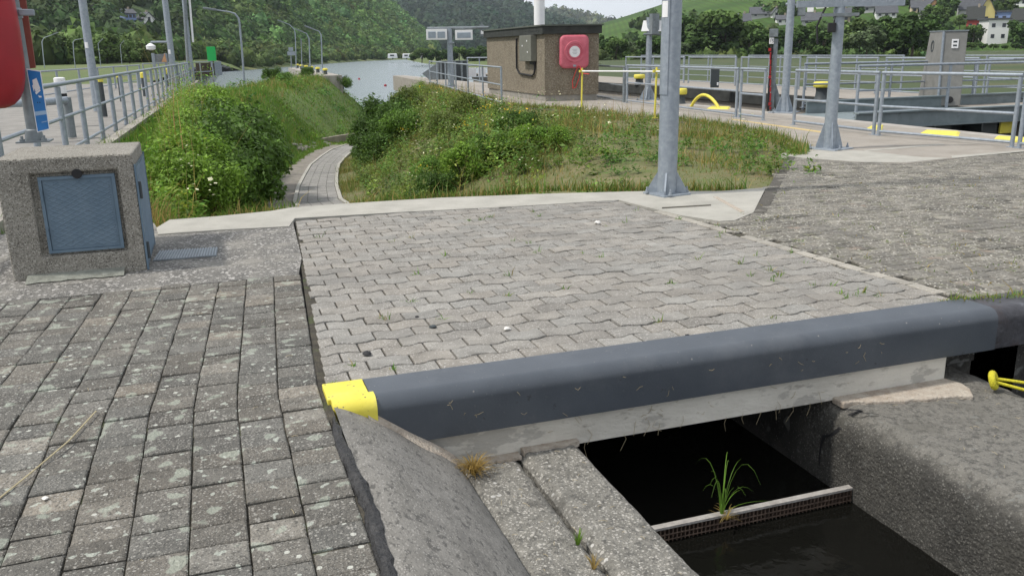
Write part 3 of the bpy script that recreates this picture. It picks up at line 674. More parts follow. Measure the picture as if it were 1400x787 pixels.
# stone rubble strip on the far bank
mb = MB()
for i in range(40):
    t = random.random(); Yr = 38.5 + 4 * t + random.gauss(0, .25); p = Vector((PY(404 + 46 * t, 178, Yr).x + random.gauss(0, .15), Yr, 0)); s = random.uniform(.05, .15)
    p.z = float(valley(np.array([p.x]), np.array([p.y]))[0]) + .02; g = random.uniform(.7, 1.3)
    mb.lathe([(0, -s * .3), (s, 0), (s * .7, s * .4), (0, s * .5)], p, seg=6, col=(g, g, g))
struct(mb.build('rubble', flat('rubble_stone', (.26, .24, .215), .95, var=.3, scale=4)))

# ================================================================== hut
A_, B_, C_ = P(745, 139), P(818, 137), P(666, 127.5)
fv = (B_ - A_); fw = fv.length; fv.normalize(); sv_ = (C_ - A_); sl = min(sv_.length, 5.2); sv_.normalize()
def hp(u, v, z): q = A_ + fv * u + sv_ * v; return Vector((q.x, q.y, z))
HT = zat(A_.x, A_.y, 47); HT2 = zat(A_.x, A_.y, 36)
sl = 4.6
for _ in range(40):
    q = hp(0, sl, 1)
    if proj(q)[0] > 667: sl += .1
HUT = thing('pump_hut', 'small flat-roofed pebble-dash concrete hut standing on the lock deck', 'hut', tuple(A_))
def hbox(u0, v0, u1, v1, z0, z1): 
    return MB().add([hp(u0, v0, z0), hp(u1, v0, z0), hp(u1, v1, z0), hp(u0, v1, z0), hp(u0, v0, z1), hp(u1, v0, z1), hp(u1, v1, z1), hp(u0, v1, z1)],
                    [(3, 2, 1, 0), (4, 5, 6, 7), (0, 1, 5, 4), (1, 2, 6, 5), (2, 3, 7, 6), (3, 0, 4, 7)])
hbox(0, 0, fw, sl, .20, HT).build('wall', m_pebble, HUT)
hbox(.04, .04, fw - .04, sl - .04, -.1, .198).build('plinth', mat('plinth', c2((.22, .21, .18), (.32, .30, .27)), scale=4, rough=.9), HUT)
RF = hbox(-.10, -.10, fw + .06, sl + .06, HT + .002, HT2).build('roof_fascia', m_fascia, HUT)
attach(hbox(-.14, -.14, fw + .10, sl + .10, HT2 + .001, HT2 + .045).build('roof_cap', m_roofcap), RF)
hbox(-.10, .3, .02, 1.6, HT2 - .16, HT2 - .125).build('eave_sheet', m_galvd, HUT)
# meter box and conduit on the left wall
def left_v(px): # v along the left wall seen in column px
    lo, hi = 0., sl
    for _ in range(40):
        m = (lo + hi) / 2
        if proj(hp(0, m, 1.5))[0] > px: lo = m
        else: hi = m
    return lo
v0, v1 = left_v(734), left_v(718); q0 = hp(0, v0, 0); z1, z0 = zat(q0.x, q0.y, 48), zat(q0.x, q0.y, 84)
EB = thing('meter_box', 'grey electrical meter box fixed to the left wall of the concrete hut', 'meter box', tuple(hp(0, v0, z0)))
hbox(-.20, v0, -.003, v1, z0, z1).build('case', flat('meter_grey', (.15, .15, .125), .6), EB, bevel=.012)
for (k, z) in ((.3, z1 - .15), (.7, z1 - .3), (.25, z1 - .5)):
    hbox(-.206, v0 + (v1 - v0) * k, -.201, v0 + (v1 - v0) * k + .07, z - .05, z).build('label_plate', m_white, EB)
hbox(-.10, v0 + .05, -.02, v0 + .45, z0 - .1, z0 - .002).build('cable_gland', m_black, EB)
va, vb = left_v(733), left_v(708); zb = zat(hp(0, va, 0).x, hp(0, va, 0).y, 104)
zt = zat(hp(0, vb, 0).x, hp(0, vb, 0).y, 53)
cpts = [hp(-.05, va, z0 - .05), hp(-.05, va, zb + .2), hp(-.05, va + .08, zb + .06), hp(-.05, va + .3, zb), hp(-.05, vb - .3, zb + .05), hp(-.05, vb, zb + .22), hp(-.05, vb, zt - .3), hp(-.05, vb - .05, zt)]
tag(MB().tube(cpts, .032, 8).build('power_cable', m_black, None, smooth=True), 'black cable loop hanging down the left wall of the concrete hut', 'cable')
# life ring housing on the front wall
def front_u(px):
    lo, hi = -1., fw + 1
    for _ in range(40):
        m = (lo + hi) / 2
        if proj(hp(m, 0, 1.5))[0] < px: lo = m
        else: hi = m
    return lo
u0, u1 = front_u(764), front_u(803.5); uc = (u0 + u1) / 2; q0 = hp(uc, 0, 0); z1, z0 = zat(q0.x, q0.y, 48), zat(q0.x, q0.y, 93.5); zc = (z0 + z1) / 2
LR = thing('life_ring_case', 'square faded red life ring housing on the front wall of the hut', 'life ring case', tuple(hp(uc, 0, zc)))
nrm = Vector((fv.y, -fv.x, 0))
MW = Matrix(((fv.x, 0, nrm.x, hp(uc, 0, zc).x), (fv.y, 0, nrm.y, hp(uc, 0, zc).y), (0, 1, 0, zc), (0, 0, 0, 1)))   # local x right, y up, z out
def rrect(wd, ht, r, n=8):
    o_ = []
    for (cx_, cy_, a0) in ((wd - r, ht - r, 0), (-wd + r, ht - r, 90), (-wd + r, -ht + r, 180), (wd - r, -ht + r, 270)):
        for k in range(n + 1): a = R_(a0 + 90 * k / n); o_.append((cx_ + r * math.cos(a), cy_ + r * math.sin(a)))
    return o_
hw, hh_ = (u1 - u0) / 2, (z1 - z0) / 2
mb = MB(); rings = [(0.004, .97), (.05, 1.0), (.13, 1.0), (.175, .95), (.19, .86)]
for d, s in rings: mb.v += [MW @ Vector((x * s, y * s, d)) for x, y in rrect(hw, hh_, .17)]
n = len(rrect(hw, hh_, .17)); mb.c = [(1, 1, 1)] * len(mb.v)
mb.f = [(i * n + k, i * n + (k + 1) % n, (i + 1) * n + (k + 1) % n, (i + 1) * n + k) for i in range(len(rings) - 1) for k in range(n)] + [tuple(range(n)), tuple((len(rings) - 1) * n + k for k in range(n))]
mb.build('shell', m_redpale, LR, smooth=True, sharp=50)
def ringmesh(R0, R1, d0, d1, c=(0, 0), seg=40):
    mb = MB(); prof = [(R0, d0), (R0 + .012, d1), (R1 - .012, d1), (R1, d0)]
    for r, d in prof: mb.v += [MW @ Vector((c[0] + r * math.cos(2 * math.pi * k / seg), c[1] + r * math.sin(2 * math.pi * k / seg), d)) for k in range(seg)]
    mb.c = [(1, 1, 1)] * len(mb.v); mb.f = [(i * seg + k, i * seg + (k + 1) % seg, (i + 1) * seg + (k + 1) % seg, (i + 1) * seg + k) for i in range(3) for k in range(seg)]; return mb
ringmesh(.235, .33, .188, .212).build('moulded_ring', m_redpale, LR, smooth=True)
ringmesh(.17, .225, .188, .205).build('moulded_ring', m_redpale, LR, smooth=True)
mb = MB(); seg = 32; mb.v = [MW @ Vector((.175 * math.cos(2 * math.pi * k / seg), .175 * math.sin(2 * math.pi * k / seg), .192)) for k in range(seg)] + [MW @ Vector((.16 * math.cos(2 * math.pi * k / seg), .16 * math.sin(2 * math.pi * k / seg), .202)) for k in range(seg)]
mb.c = [(1, 1, 1)] * 64; mb.f = [tuple(seg + k for k in range(seg))] + [(k, (k + 1) % seg, (k + 1) % seg + seg, k + seg) for k in range(seg)]
WD = mb.build('white_disc', m_white, LR)
mb = MB()
for k in range(4):
    y = .07 - k * .045; mb.box((-.08 + .02 * (k % 2), y - .007, .203), (.08 - .02 * (k % 2), y + .007, .205), MW)
attach(mb.build('small_print', flat('print_grey', (.35, .36, .38), .6)), WD)
MB().box((-.05, -hh_ + .05, .18), (.04, -hh_ + .11, .20), MW).build('catch', m_galv, LR)
rp_ = [MW @ Vector(q) for q in [(.12, -hh_ + .08, .2), (.05, -hh_ - .1, .12), (-.04, -hh_ - .4, .05), (-.02, -hh_ - .62, .05), (.06, -hh_ - .60, .06), (.18, -hh_ - .3, .06), (.22, -hh_ - .05, .1), (.16, -hh_ + .06, .18), (.24, -hh_ - .16, .3), (.36, -hh_ - .17, .6)]]
tag(MB().tube(rp_, .016, 6).build('safety_rope', m_redrope, None, smooth=True), 'red rope dangling from the life ring housing on the hut', 'rope')
# white mast behind the hut
q = PD(737.5, 40, hp(fw * .5, sl, 0).xy.length + 1.5)
mb = MB().tube([(q.x, q.y, -.1), (q.x, q.y, 5.2)], .215, 24)
tag(mb.build('white_mast', m_white, None, smooth=True), 'thick smooth white mast rising behind the roof of the concrete hut', 'mast')

# ================================================================== railings
def railing(label, p0, p1, H=1.1, rails=(.55, .1), n=3, r=.029, pr=.033, m=m_galv, round_top=False, zb=0.0, group=None, posts_in=0.0, caps=True):
    p0, p1 = Vector((p0[0], p0[1], zb)), Vector((p1[0], p1[1], zb)); d = (p1 - p0)
    t = thing('railing', label, 'railing', tuple(p0), group)
    for i in range(n):
        q = p0 + d * (posts_in + (1 - 2 * posts_in) * i / (n - 1))
        mb = MB().tube([q + Vector((0, 0, -.05)), q + Vector((0, 0, H - r))], pr, 10)
        mb.box((q.x - .06, q.y - .06, q.z + .001), (q.x + .06, q.y + .06, q.z + .012))
        mb.build('post', m, t, smooth=True)
    ov = d.normalized() * pr
    MB().tube([p0 - ov + Vector((0, 0, H)), p1 + ov + Vector((0, 0, H))], r, 10).build('handrail', m, t, smooth=True)
    for z in rails: MB().tube([p0 + Vector((0, 0, z)), p1 + Vector((0, 0, z))], r * .8, 8).build('rail', m, t, smooth=True)
    return t
NX = lambda y: 11.75
# near right-hand row of frames
def frame(label, a, b, **k): return railing(label, P(*a)[:2], P(*b)[:2], n=2, **k)
frame('longest galvanised railing frame behind the large mast, above the yellow hoop', (857, 141), (1006, 160.5), rails=(.6, .08))
frame('narrow galvanised railing frame just left of the red and black water gauge', (1011, 161), (1043, 165), rails=(.55, .08))
frame('galvanised railing frame partly hidden by the flared mast with the crossarm', (1085, 171), (1194, 184.5), rails=(.52, .08))
frame('nearest galvanised railing frame in front of the grey sloping cabinet', (1201, 185.5), (1383, 201.5), rails=(.52, .08))
frame('galvanised railing frame cut by the right edge of the picture', (1393, 203), (1530, 220), rails=(.52, .08))
# dark older rail left of the frames, along the chamber
railing('dull grey two-post railing between the hut and the first bright frame', P(800, 131)[:2], P(853, 140)[:2], H=1.05, rails=(.5, .05), n=2, m=m_galvd, pr=.05)
# rails on the gate bridge
p = P(1110, 147); 
railing('rounded-end walkway railing on the gate bridge, far side', (14.8, 19.5), (22.0, 18.2), H=1.12, rails=(.6, .1), n=4)
railing('rounded-end walkway railing on the gate bridge, near side', (13.9, 16.4), (20.9, 15.6), H=1.12, rails=(.58, .1), n=4, pr=.035)
# far quay row
fr = [(36, 42), (31.8, 35.6), (27.6, 31.4), (23.6, 27.2), (19.6, 23.2), (15.4, 19.2), (11, 15)]
lab = ['farthest left', 'second from left', 'third from left', 'middle', 'third from right', 'second from right', 'farthest right']
for (a, b), s in zip(fr, lab):
    railing('pale railing frame on the far quay before the meadow, %s of its row' % s, (20.7, a), (20.7, b), H=1.15, rails=(.62, .12), n=3, r=.03, group='railing frames on the far quay')
for k, (a, b) in enumerate([(34, 43), (24, 33), (13.5, 23)]):
    railing('second, thinner railing behind the far quay frames, %s stretch' % ('left', 'middle', 'right')[k], (22.1, a), (22.1, b), H=1.2, rails=(.75, .3), n=5, r=.02, group='thin railings at the meadow edge')
# left-hand railing along the valley
LRL = railing('long galvanised railing along the left walkway beside the bushy bank', (-2.50, 7.5), (-.80, 61.5), H=1.2, rails=(.68, .16), n=28, r=.036, pr=.046)
q0, q1 = P(40, 99, 1.1), P(190, 89.2, 1.1)
railing('farther galvanised railing on the other side of the left walkway', q0[:2], q1[:2], H=1.1, rails=(.6, .2), n=7, r=.036, pr=.045)
q0, q1 = P(195, 87.5, 1.2), P(290, 84.5, 1.2)
railing('distant galvanised railing closing the end of the left walkway', (q0.x, q0.y), (q1.x, q1.y), H=1.2, rails=(.6,), n=6, r=.03, pr=.04)
# railing at the hut
railing('galvanised railing running from the hut towards the river', P(588, 113)[:2], P(686, 143)[:2], H=1.1, rails=(.58, .06), n=7, r=.027, pr=.033)
q0, q1 = P(640, 113)[:2], P(690, 114)[:2]
railing('short galvanised railing behind the left corner of the hut', q0, q1, H=1.25, rails=(.85, .3), n=4, r=.028, pr=.03)
# left walkway, kerb, quay
lw = [(-2.36, 6), (-.62, 62), (-16, 62), (-16, 6)]
sheet('left_walkway', lw, mat('walkway_paving', c2((.19, .18, .165), (.27, .257, .235)), scale=2, rough=.9, bump=.4, specks=[('n', 6, .6, .7, (.17, .16, .14), .6)]), -.02, .12)
MBk = MB().add([(-2.42, 7, -1), (-2.18, 7, -1), (-.48, 62, -1), (-.72, 62, -1), (-2.42, 7, .04), (-2.18, 7, .04), (-.48, 62, .04), (-.72, 62, .04)], [(3, 2, 1, 0), (4, 5, 6, 7), (0, 1, 5, 4), (1, 2, 6, 5), (2, 3, 7, 6), (3, 0, 4, 7)])
struct(MBk.build('walkway_kerb', m_quay))

# ================================================================== masts
def flared_mast(label, base, r0, r1, top, fin_h, fin_w, plate, bolts=True, m=m_galv, fins=4, rot=0.0, group=None):
    b = Vector((base[0], base[1], base[2])); t = thing('light_mast', label, 'mast', tuple(b), group)
    MB().tube([b + Vector((0, 0, .02)), b + Vector((0, 0, top * .5)), b + Vector((0, 0, top))], [r0, (r0 + r1) / 2, r1], 28).build('tube', m, t, smooth=True)
    pl = MB().box((-plate, -plate, 0), (plate, plate, .025), Matrix.Translation(b) @ Matrix.Rotation(rot, 4, 'Z')).build('base_plate', m, t, bevel=.004)
    for k in range(fins):
        a = rot + math.pi / 4 + math.pi / 2 * k if fins == 4 else rot + math.pi * 2 / fins * k
        M = Matrix.Translation(b) @ Matrix.Rotation(a, 4, 'Z')
        pr = [(r0 * .8, .026), (fin_w, .026), (fin_w, .07), (r0 * .98, fin_h), (r0 * .8, fin_h)]
        mb = MB(); n = len(pr); mb.v = [M @ Vector((x, -.009, z)) for x, z in pr] + [M @ Vector((x, .009, z)) for x, z in pr]; mb.c = [(1, 1, 1)] * 2 * n
        mb.f = [tuple(range(n)), tuple(range(n, 2 * n))] + [(i, (i + 1) % n, (i + 1) % n + n, i + n) for i in range(n)]
        mb.build('gusset', m, t)
    if bolts:
        for k in range(4):
            a = rot + math.pi / 4 + math.pi / 2 * k; q = b + Vector((math.cos(a + .28) * plate * 1.18, math.sin(a + .28) * plate * 1.18, .025))
            attach(MB().lathe([(.026, 0), (.026, .012), (.018, .013), (.018, .032), (.010, .033), (.010, .06), (.006, .068)], q, 8).build('bolt', m_white if False else m_galv, t), pl)
    return t
LM = flared_mast('thick galvanised mast bolted to the pale concrete sill, with a white sticker', P(911.5, 266), .108, .088, 6.5, .26, .215, .19, rot=R_(10))
b = P(911.5, 266)
# inspection hatch and sticker wrap the left-front of the tube
def wrap(b, r, a0, a1, z0, z1, th=.004, n=10):
    mb = MB()
    for i in range(n + 1):
        a = a0 + (a1 - a0) * i / n
        for rr in (r - .004, r + th):
            for z in (z0, z1): mb.v.append((b.x + rr * math.cos(a), b.y + rr * math.sin(a), z)); mb.c.append((1, 1, 1))
    for i in range(n):
        o_ = i * 4; mb.f += [(o_ + 2, o_ + 3, o_ + 7, o_ + 6), (o_ + 1, o_ + 5, o_ + 7, o_ + 3), (o_, o_ + 2, o_ + 6, o_ + 4)]
    mb.f += [(0, 1, 3, 2), (n * 4, n * 4 + 2, n * 4 + 3, n * 4 + 1)]; return mb
az = math.atan2(-b.y, -b.x)       # towards the viewer
zh0, zh1 = zat(b.x, b.y, 129), zat(b.x, b.y, -60)
wrap(b, .1075, az - 1.5, az - .25, zh0, zh1, .005).build('hatch', m_galv, LM, smooth=True, sharp=40)
zs0, zs1 = zat(b.x, b.y, 24), zat(b.x, b.y, 2)
wrap(b, .112, az - 1.15, az - .42, zs0, zs1, .004).build('sticker', m_white, LM, smooth=True, sharp=40)
b = P(1133, 204); top = zat(b.x, b.y, -60)
RM = flared_mast('galvanised mast with a flared foot and a crossarm at the lock side', b, .098, .070, top, .42, .20, .27, m=m_galv, rot=R_(20))
zc = zat(b.x, b.y, 5); q0, q1 = PD(1090, 3, b.xy.length * .985), PD(1236, 3.5, b.xy.length * 1.02)
q1.z = q0.z = zc
MB().box((-.0, -.045, -.05), (1, .045, .05), Matrix.Translation(q0) @ (q1 - q0).to_track_quat('X', 'Z').to_matrix().to_4x4() @ Matrix.Diagonal(((q1 - q0).length, 1, 1, 1))).build('crossarm', m_galv, RM)
zf = zat(b.x, b.y, 20.5)
MB().box((-.27, -.10, -.022), (.27, .10, .022), Matrix.Translation((b.x, b.y, zf)) @ Matrix.Rotation(R_(-30), 4, 'Z')).build('bracket_plate', m_galvd, RM)
q = PD(1137, 38, b.xy.length - .12)
MB().box((-.055, -.05, -.07), (.055, .05, .07), Matrix.Translation(q) @ Matrix.Rotation(R_(-30), 4, 'Z')).build('camera_box', m_black, RM, bevel=.01)
MB().tube([PD(1141, 28, b.xy.length - .10), PD(1140, 33, b.xy.length - .13), q], .012, 6).build('cable', m_black, RM)
# the mast behind it with lamp boxes hanging at its head
b = P(1072, 154); R2 = flared_mast('slimmer galvanised mast beside the water gauge, with a grey lamp housing near its head', b, .095, .085, 7, .42, .23, .30, rot=R_(35))
D2 = b.xy.length
def hang(px0, py0, px1, py1, D, dep, m, name, par):
    a, c = PD(px0, py1, D), PD(px1, py0, D); v = (c - a); v.z = 0; wl = v.length
    M = Matrix.Translation(a) @ Matrix.Rotation(math.atan2(v.y, v.x), 4, 'Z')
    return MB().box((0, 0, 0), (wl, dep, c.z - a.z), M).build(name, m, par, bevel=.01)
hang(1090, 8, 1102, 22, D2, .3, m_galvd, 'lamp_housing', R2)
hang(1093, 3, 1106, 6.5, D2 - .02, .3, m_red, 'red_lamp', R2)
hang(1103.5, 6, 1113, 17, D2 - .4, .02, m_white, 'plate', R2)
q0 = PD(1074, 6, D2); MB().tube([q0, PD(1095, 8, D2)], .03, 8).build('arm', m_galv, R2, smooth=True)
MB().tube([PD(1131, 6, D2), PD(1124, 20, D2), PD(1117, 36, D2), PD(1117.5, 60, D2)], .025, 6).build('cable', m_black, R2, smooth=True)
# mast with floodlight shades behind the big mast
b = P(885.5, 137); D3 = b.xy.length
FM = flared_mast('galvanised mast carrying sloped white floodlight shades above the lock', b, .10, .085, zat(b.x, b.y, 24), .40, .26, .27, rot=R_(5))
def shade(px0, px1, D, label):
    a, c = PD(px0, 43, D), PD(px1, 43, D); v = c - a; v.z = 0; wl = v.length; M = Matrix.Translation(a) @ Matrix.Rotation(math.atan2(v.y, v.x), 4, 'Z')
    k = D / 1180 * 1.03
    h = 13 * k
    mb = MB().add([M @ Vector(p) for p in [(0, 0, 0), (wl, 0, 0), (wl, .5, 0), (0, .5, 0), (wl * .25, .12, h), (wl * .85, .12, h), (wl * .85, .38, h), (wl * .25, .38, h)]],
                  [(3, 2, 1, 0), (4, 5, 6, 7), (0, 1, 5, 4), (1, 2, 6, 5), (2, 3, 7, 6), (3, 0, 4, 7)])
    mb.build('lamp_shade', m_white, FM)
shade(876.5, 888, D3 - .1, ''); shade(898, 911, D3 - .2, '')
a = PD(880, 47, D3 - .2); c = PD(909, 47, D3 - .1); MB().tube([a, c], .035, 8).build('lamp_bar', m_galvd, FM)
mb = MB()
for px in (884, 889, 894, 899, 904): mb.tube([PD(px, 28, D3), PD(px, 23.5, D3)], .02, 5)
mb.tube([PD(884, 29, D3), PD(906, 29, D3)], .05, 6)
mb.build('bracket', m_galvd, FM)
MB().box((-.12, -.1, -.3), (.12, .1, .3), Matrix.Translation(PD(894.5, 33, D3 - .15))).build('ballast_box', m_galvd, FM)
# sign mast on the river end
b = P(617, 119); D4 = b.xy.length
SM = flared_mast('slim grey mast by the river carrying two white-framed signal boxes', b, .15, .11, zat(b.x, b.y, 39), .2, .2, .2, bolts=False)
def sigbox(px0, px1, py0, py1):
    fr_ = hang(px0, py0, px1, py1, D4 - .25, .2, m_white, 'signal_box', SM)
    n = 2 if px1 - px0 > 26 else 1
    for k in range(n):
        w0 = px0 + 2.6 + (px1 - px0 - 2.6) * k / n; w1 = px0 + (px1 - px0 - 2.6) * (k + 1) / n
        attach(hang(w0, py0 + 3.4, w1, py1 - 2.6, D4 - .27, .02, flat('signal_glass', (.28, .33, .38), .4), 'pane', None), fr_)
sigbox(583, 611, 40, 55); sigbox(622.5, 646, 41, 55)
q0, q1 = PD(584, 39, D4), PD(668, 41, D4); q1.z = q0.z
MB().tube([q0, q1], .06, 8).build('arm', m_galvd, SM)
hang(656, 34, 662, 50, D4, .15, m_galvd, 'lamp', SM); hang(657.5, 42, 661.5, 47, D4 - .05, .04, m_white, 'lamp_face', SM)
MB().tube([PD(659, 34, D4), PD(659, 31, D4)], .03, 6).build('spike', m_galvd, SM)
hang(612, 57.5, 621, 59.5, D4 - .2, .3, m_galv, 'clamp', SM)
# dark steel bulkhead and sloping wing behind that railing
BH = thing('steel_bulkhead', 'dark steel bulkhead with a sloping side plate at the river end of the lock', 'bulkhead', tuple(PD(620, 112, 52)))
hang(600, 83, 639, 113, 52, 1.5, m_dark, 'panel', BH)
a = [PD(577, 101, 52), PD(601, 84, 52), PD(601, 108, 52), PD(590, 112, 52)]
mb = MB(); mb.v = a + [p + Vector((.15, .4, 0)) for p in a]; mb.c = [(1, 1, 1)] * 8; mb.f = [(0, 1, 2, 3), (7, 6, 5, 4)] + [(i, i + 4, (i + 1) % 4 + 4, (i + 1) % 4) for i in range(4)]
mb.build('wing_plate', m_galvd, BH)
for k in range(4): hang(602 + k * 9.5, 84, 604 + k * 9.5, 112, 51.9, .05, m_galvd, 'rib', BH)
for (a, c) in ((640, 651), (654, 664)): hang(a, 93, c, 106, 55, .1, m_white, 'white_panel', BH)

# ================================================================== concrete cabinet on the left with its post, sign and life ring housing
BX0, BX1, BYf, BYb, BH_ = -1.52, -.595, 7.10, 8.08, .90
CB = thing('concrete_cabinet', 'squat exposed-aggregate concrete cabinet with blue-grey chequered steel doors', 'cabinet', (-1.05, 7.6, 0))
DX0, DX1, DZ0, DZ1 = -1.255, -.755, .185, .745
e = .0
mb = MB()
mb.box((BX0, BYf, -.05), (DX0, BYb, BH_)); 
body = MB()
def slab(lo, hi): body.box(lo, hi)
bmat = m_agg
bm = bmesh.new()
def cube_bm(lo, hi):
    r = bmesh.ops.create_cube(bm, size=1); M = Matrix.Translation([(a + b_) / 2 for a, b_ in zip(lo, hi)]) @ Matrix.Diagonal([b_ - a for a, b_ in zip(lo, hi)] + [1])
    bmesh.ops.transform(bm, matrix=M, verts=r['verts'])
# frame round the door recess as one ring of stone
ys = (BYf, BYf + .045)
xs4 = [BX0, DX0 - .05, DX1 + .045, BX1]; zs4 = [-.05, DZ0 - .02, DZ1 + .04, BH_]
V = {}
for yi, y in enumerate((BYf, BYf + .045, BYb)):
    for xi, x in enumerate(xs4):
        for zi, z in enumerate(zs4): V[yi, xi, zi] = bm.verts.new((x, y, z))
for xi in range(3):
    for zi in range(3):
        if (xi, zi) != (1, 1): bm.faces.new([V[0, xi, zi], V[0, xi + 1, zi], V[0, xi + 1, zi + 1], V[0, xi, zi + 1]])
        else:
            bm.faces.new([V[1, xi, zi], V[1, xi + 1, zi], V[1, xi + 1, zi + 1], V[1, xi, zi + 1]])
            ring = [(1, 1), (2, 1), (2, 2), (1, 2)]
            for k in range(4):
                a_, b_ = ring[k], ring[(k + 1) % 4]; bm.faces.new([V[0, a_[0], a_[1]], V[0, b_[0], b_[1]], V[1, b_[0], b_[1]], V[1, a_[0], a_[1]]])
        bm.faces.new([V[2, xi, zi], V[2, xi, zi + 1], V[2, xi + 1, zi + 1], V[2, xi + 1, zi]])
for zi in range(3):
    bm.faces.new([V[0, 0, zi], V[0, 0, zi + 1], V[2, 0, zi + 1], V[2, 0, zi]]); bm.faces.new([V[0, 3, zi], V[2, 3, zi], V[2, 3, zi + 1], V[0, 3, zi + 1]])
for xi in range(3):
    bm.faces.new([V[0, xi, 3], V[0, xi + 1, 3], V[2, xi + 1, 3], V[2, xi, 3]]); bm.faces.new([V[0, xi, 0], V[2, xi, 0], V[2, xi + 1, 0], V[0, xi + 1, 0]])
for k in [v for key, v in V.items() if not v.link_faces]: bm.verts.remove(k)
bmesh.ops.recalc_face_normals(bm, faces=bm.faces)
me = bpy.data.meshes.new('body'); bm.to_mesh(me); bm.free(); me.materials.append(m_agg)
o = bpy.data.objects.new('body', me); COL.objects.link(o); attach(o, CB)
bv = o.modifiers.new('bevel', 'BEVEL'); bv.width = .014; bv.segments = 2; bv.limit_method = 'ANGLE'; bv.angle_limit = R_(40)
def tread(lo_, hi_, axis, h=.0032, pitch=.062, name='door', parent=CB):     # raised lozenge bars on a plate; axis: outward normal 'y-' or 'x+'
    mb = MB(); (u0, z0), (u1, z1), p = lo_, hi_, axis[1]
    def T(u, z, d): return (u, p - d, z) if axis[0] == 'y' else (p + d, u, z)
    def bx(u0, z0, u1, z1, d0, d1):
        mb.add([T(u0, z0, d0), T(u1, z0, d0), T(u1, z1, d0), T(u0, z1, d0), T(u0, z0, d1), T(u1, z0, d1), T(u1, z1, d1), T(u0, z1, d1)], [(3, 2, 1, 0), (4, 5, 6, 7), (0, 1, 5, 4), (1, 2, 6, 5), (2, 3, 7, 6), (3, 0, 4, 7)])
    bx(u0, z0, u1, z1, 0, .006)
    m_ = .018; a0, b0, a1, b1 = u0 + m_, z0 + m_, u1 - m_, z1 - m_
    wd = .0055
    for sgn in (1, -1):
        sl_ = .52 * sgn
        c = b0 - abs(sl_) * (a1 - a0) - .1
        while c < b1 + abs(sl_) * (a1 - a0) + .1:
            pts = []
            for uu in np.linspace(a0, a1, 60):
                z = c + sl_ * (uu - a0)
                if b0 <= z <= b1: pts.append((uu, z))
            if len(pts) > 1:
                (ua, za), (ub, zb_) = pts[0], pts[-1]
                mb.add([T(ua, za - wd, .006), T(ub, zb_ - wd, .006), T(ub, zb_, .006 + h), T(ua, za, .006 + h), T(ua, za + wd, .006), T(ub, zb_ + wd, .006)], [(0, 1, 2, 3), (3, 2, 5, 4)])
            c += pitch * .62
    return mb.build(name, m_bluedoor, parent)
fo = DX0 + .012
tread((DX0 + .025, DZ0 + .022), (DX1 - .006, DZ1 - .012), ('y', BYf + .030))
mb = MB(); f0 = BYf + .012
for (a, b_, c, d) in ((DX0, DZ0, DX1 + .02, DZ0 + .02), (DX0, DZ1 - .010, DX1 + .02, DZ1 + .012), (DX0, DZ0 + .021, DX0 + .022, DZ1 - .011), (DX1 - .004, DZ0 + .021, DX1 + .02, DZ1 - .011)): mb.box((a, f0, b_), (c, f0 + .034, d))
mb.build('door_frame', m_bluedoor, CB)
for z in (DZ0 + .12, DZ1 - .16): MB().tube([(DX0 + .012, BYf + .006, z), (DX0 + .012, BYf + .006, z + .075)], .011, 10).build('hinge', m_bluedoor, CB, smooth=True)
tread((BYf + .05, .015), (BYb - .005, .80), ('x', BX1 + .004), name='side_door')
MB().box((BX1 + .002, BYf + .006, .0), (BX1 + .016, BYf + .048, .815)).build('side_door_frame', m_bluedoor, CB)
MB().box((BX1 + .002, BYb - .004, 0), (BX1 + .014, BYb + .012, .815)).build('side_door_frame', m_bluedoor, CB)
for z in (.55, .08): MB().tube([(BX1 + .022, BYf + .055, z), (BX1 + .022, BYf + .055, z + .13)], .014, 10).build('hinge', m_dark, CB, smooth=True)
MB().lathe([(.036, 0), (.036, .004)], (-.985, BYf - .0035, .772), 20, 'y').build('drain_hole', m_black, CB)
# lichen skirt of mortar at the foot
mb = MB()
pts = ragged(-1.42, -.75, 6.97, 7.12, 14, .022); n = len(pts); mb.v = [(p_[0], p_[1], .004) for p_ in pts[:15]] + [(p_[0], 7.12, .045) for p_ in pts[:15]]; mb.c = [(1, 1, 1)] * 30
mb.f = [(i, i + 1, i + 16, i + 15) for i in range(14)]
mb.build('mortar_skirt', mat('lichen_mortar', c2((.17, .175, .15), (.28, .29, .25)), scale=15, rough=.95, bump=.6), CB)
# drain grating in the rough patch
g0, g1, g2, g3 = [P(*q) for q in [(209, 357), (296, 350), (298, 339), (218, 344)]]
DG = thing('drain_grating', 'flat galvanised drain grating set in the ground beside the concrete cabinet', 'grating', tuple(g0))
mb = MB().prism([tuple(q[:2]) for q in (g0, g1, g2, g3)], -.002, .006); mb.build('plate', m_galvd, DG)
mb = MB()
for k in range(22):
    t = (k + .3) / 22; t2 = t + .018; a = g0.lerp(g1, t); b_ = g3.lerp(g2, t); c = g3.lerp(g2, t2); d = g0.lerp(g1, t2)
    mb.prism([tuple(q[:2]) for q in (a, d, c, b_)], .0065, .012)
mb.build('bars', m_galv, DG)
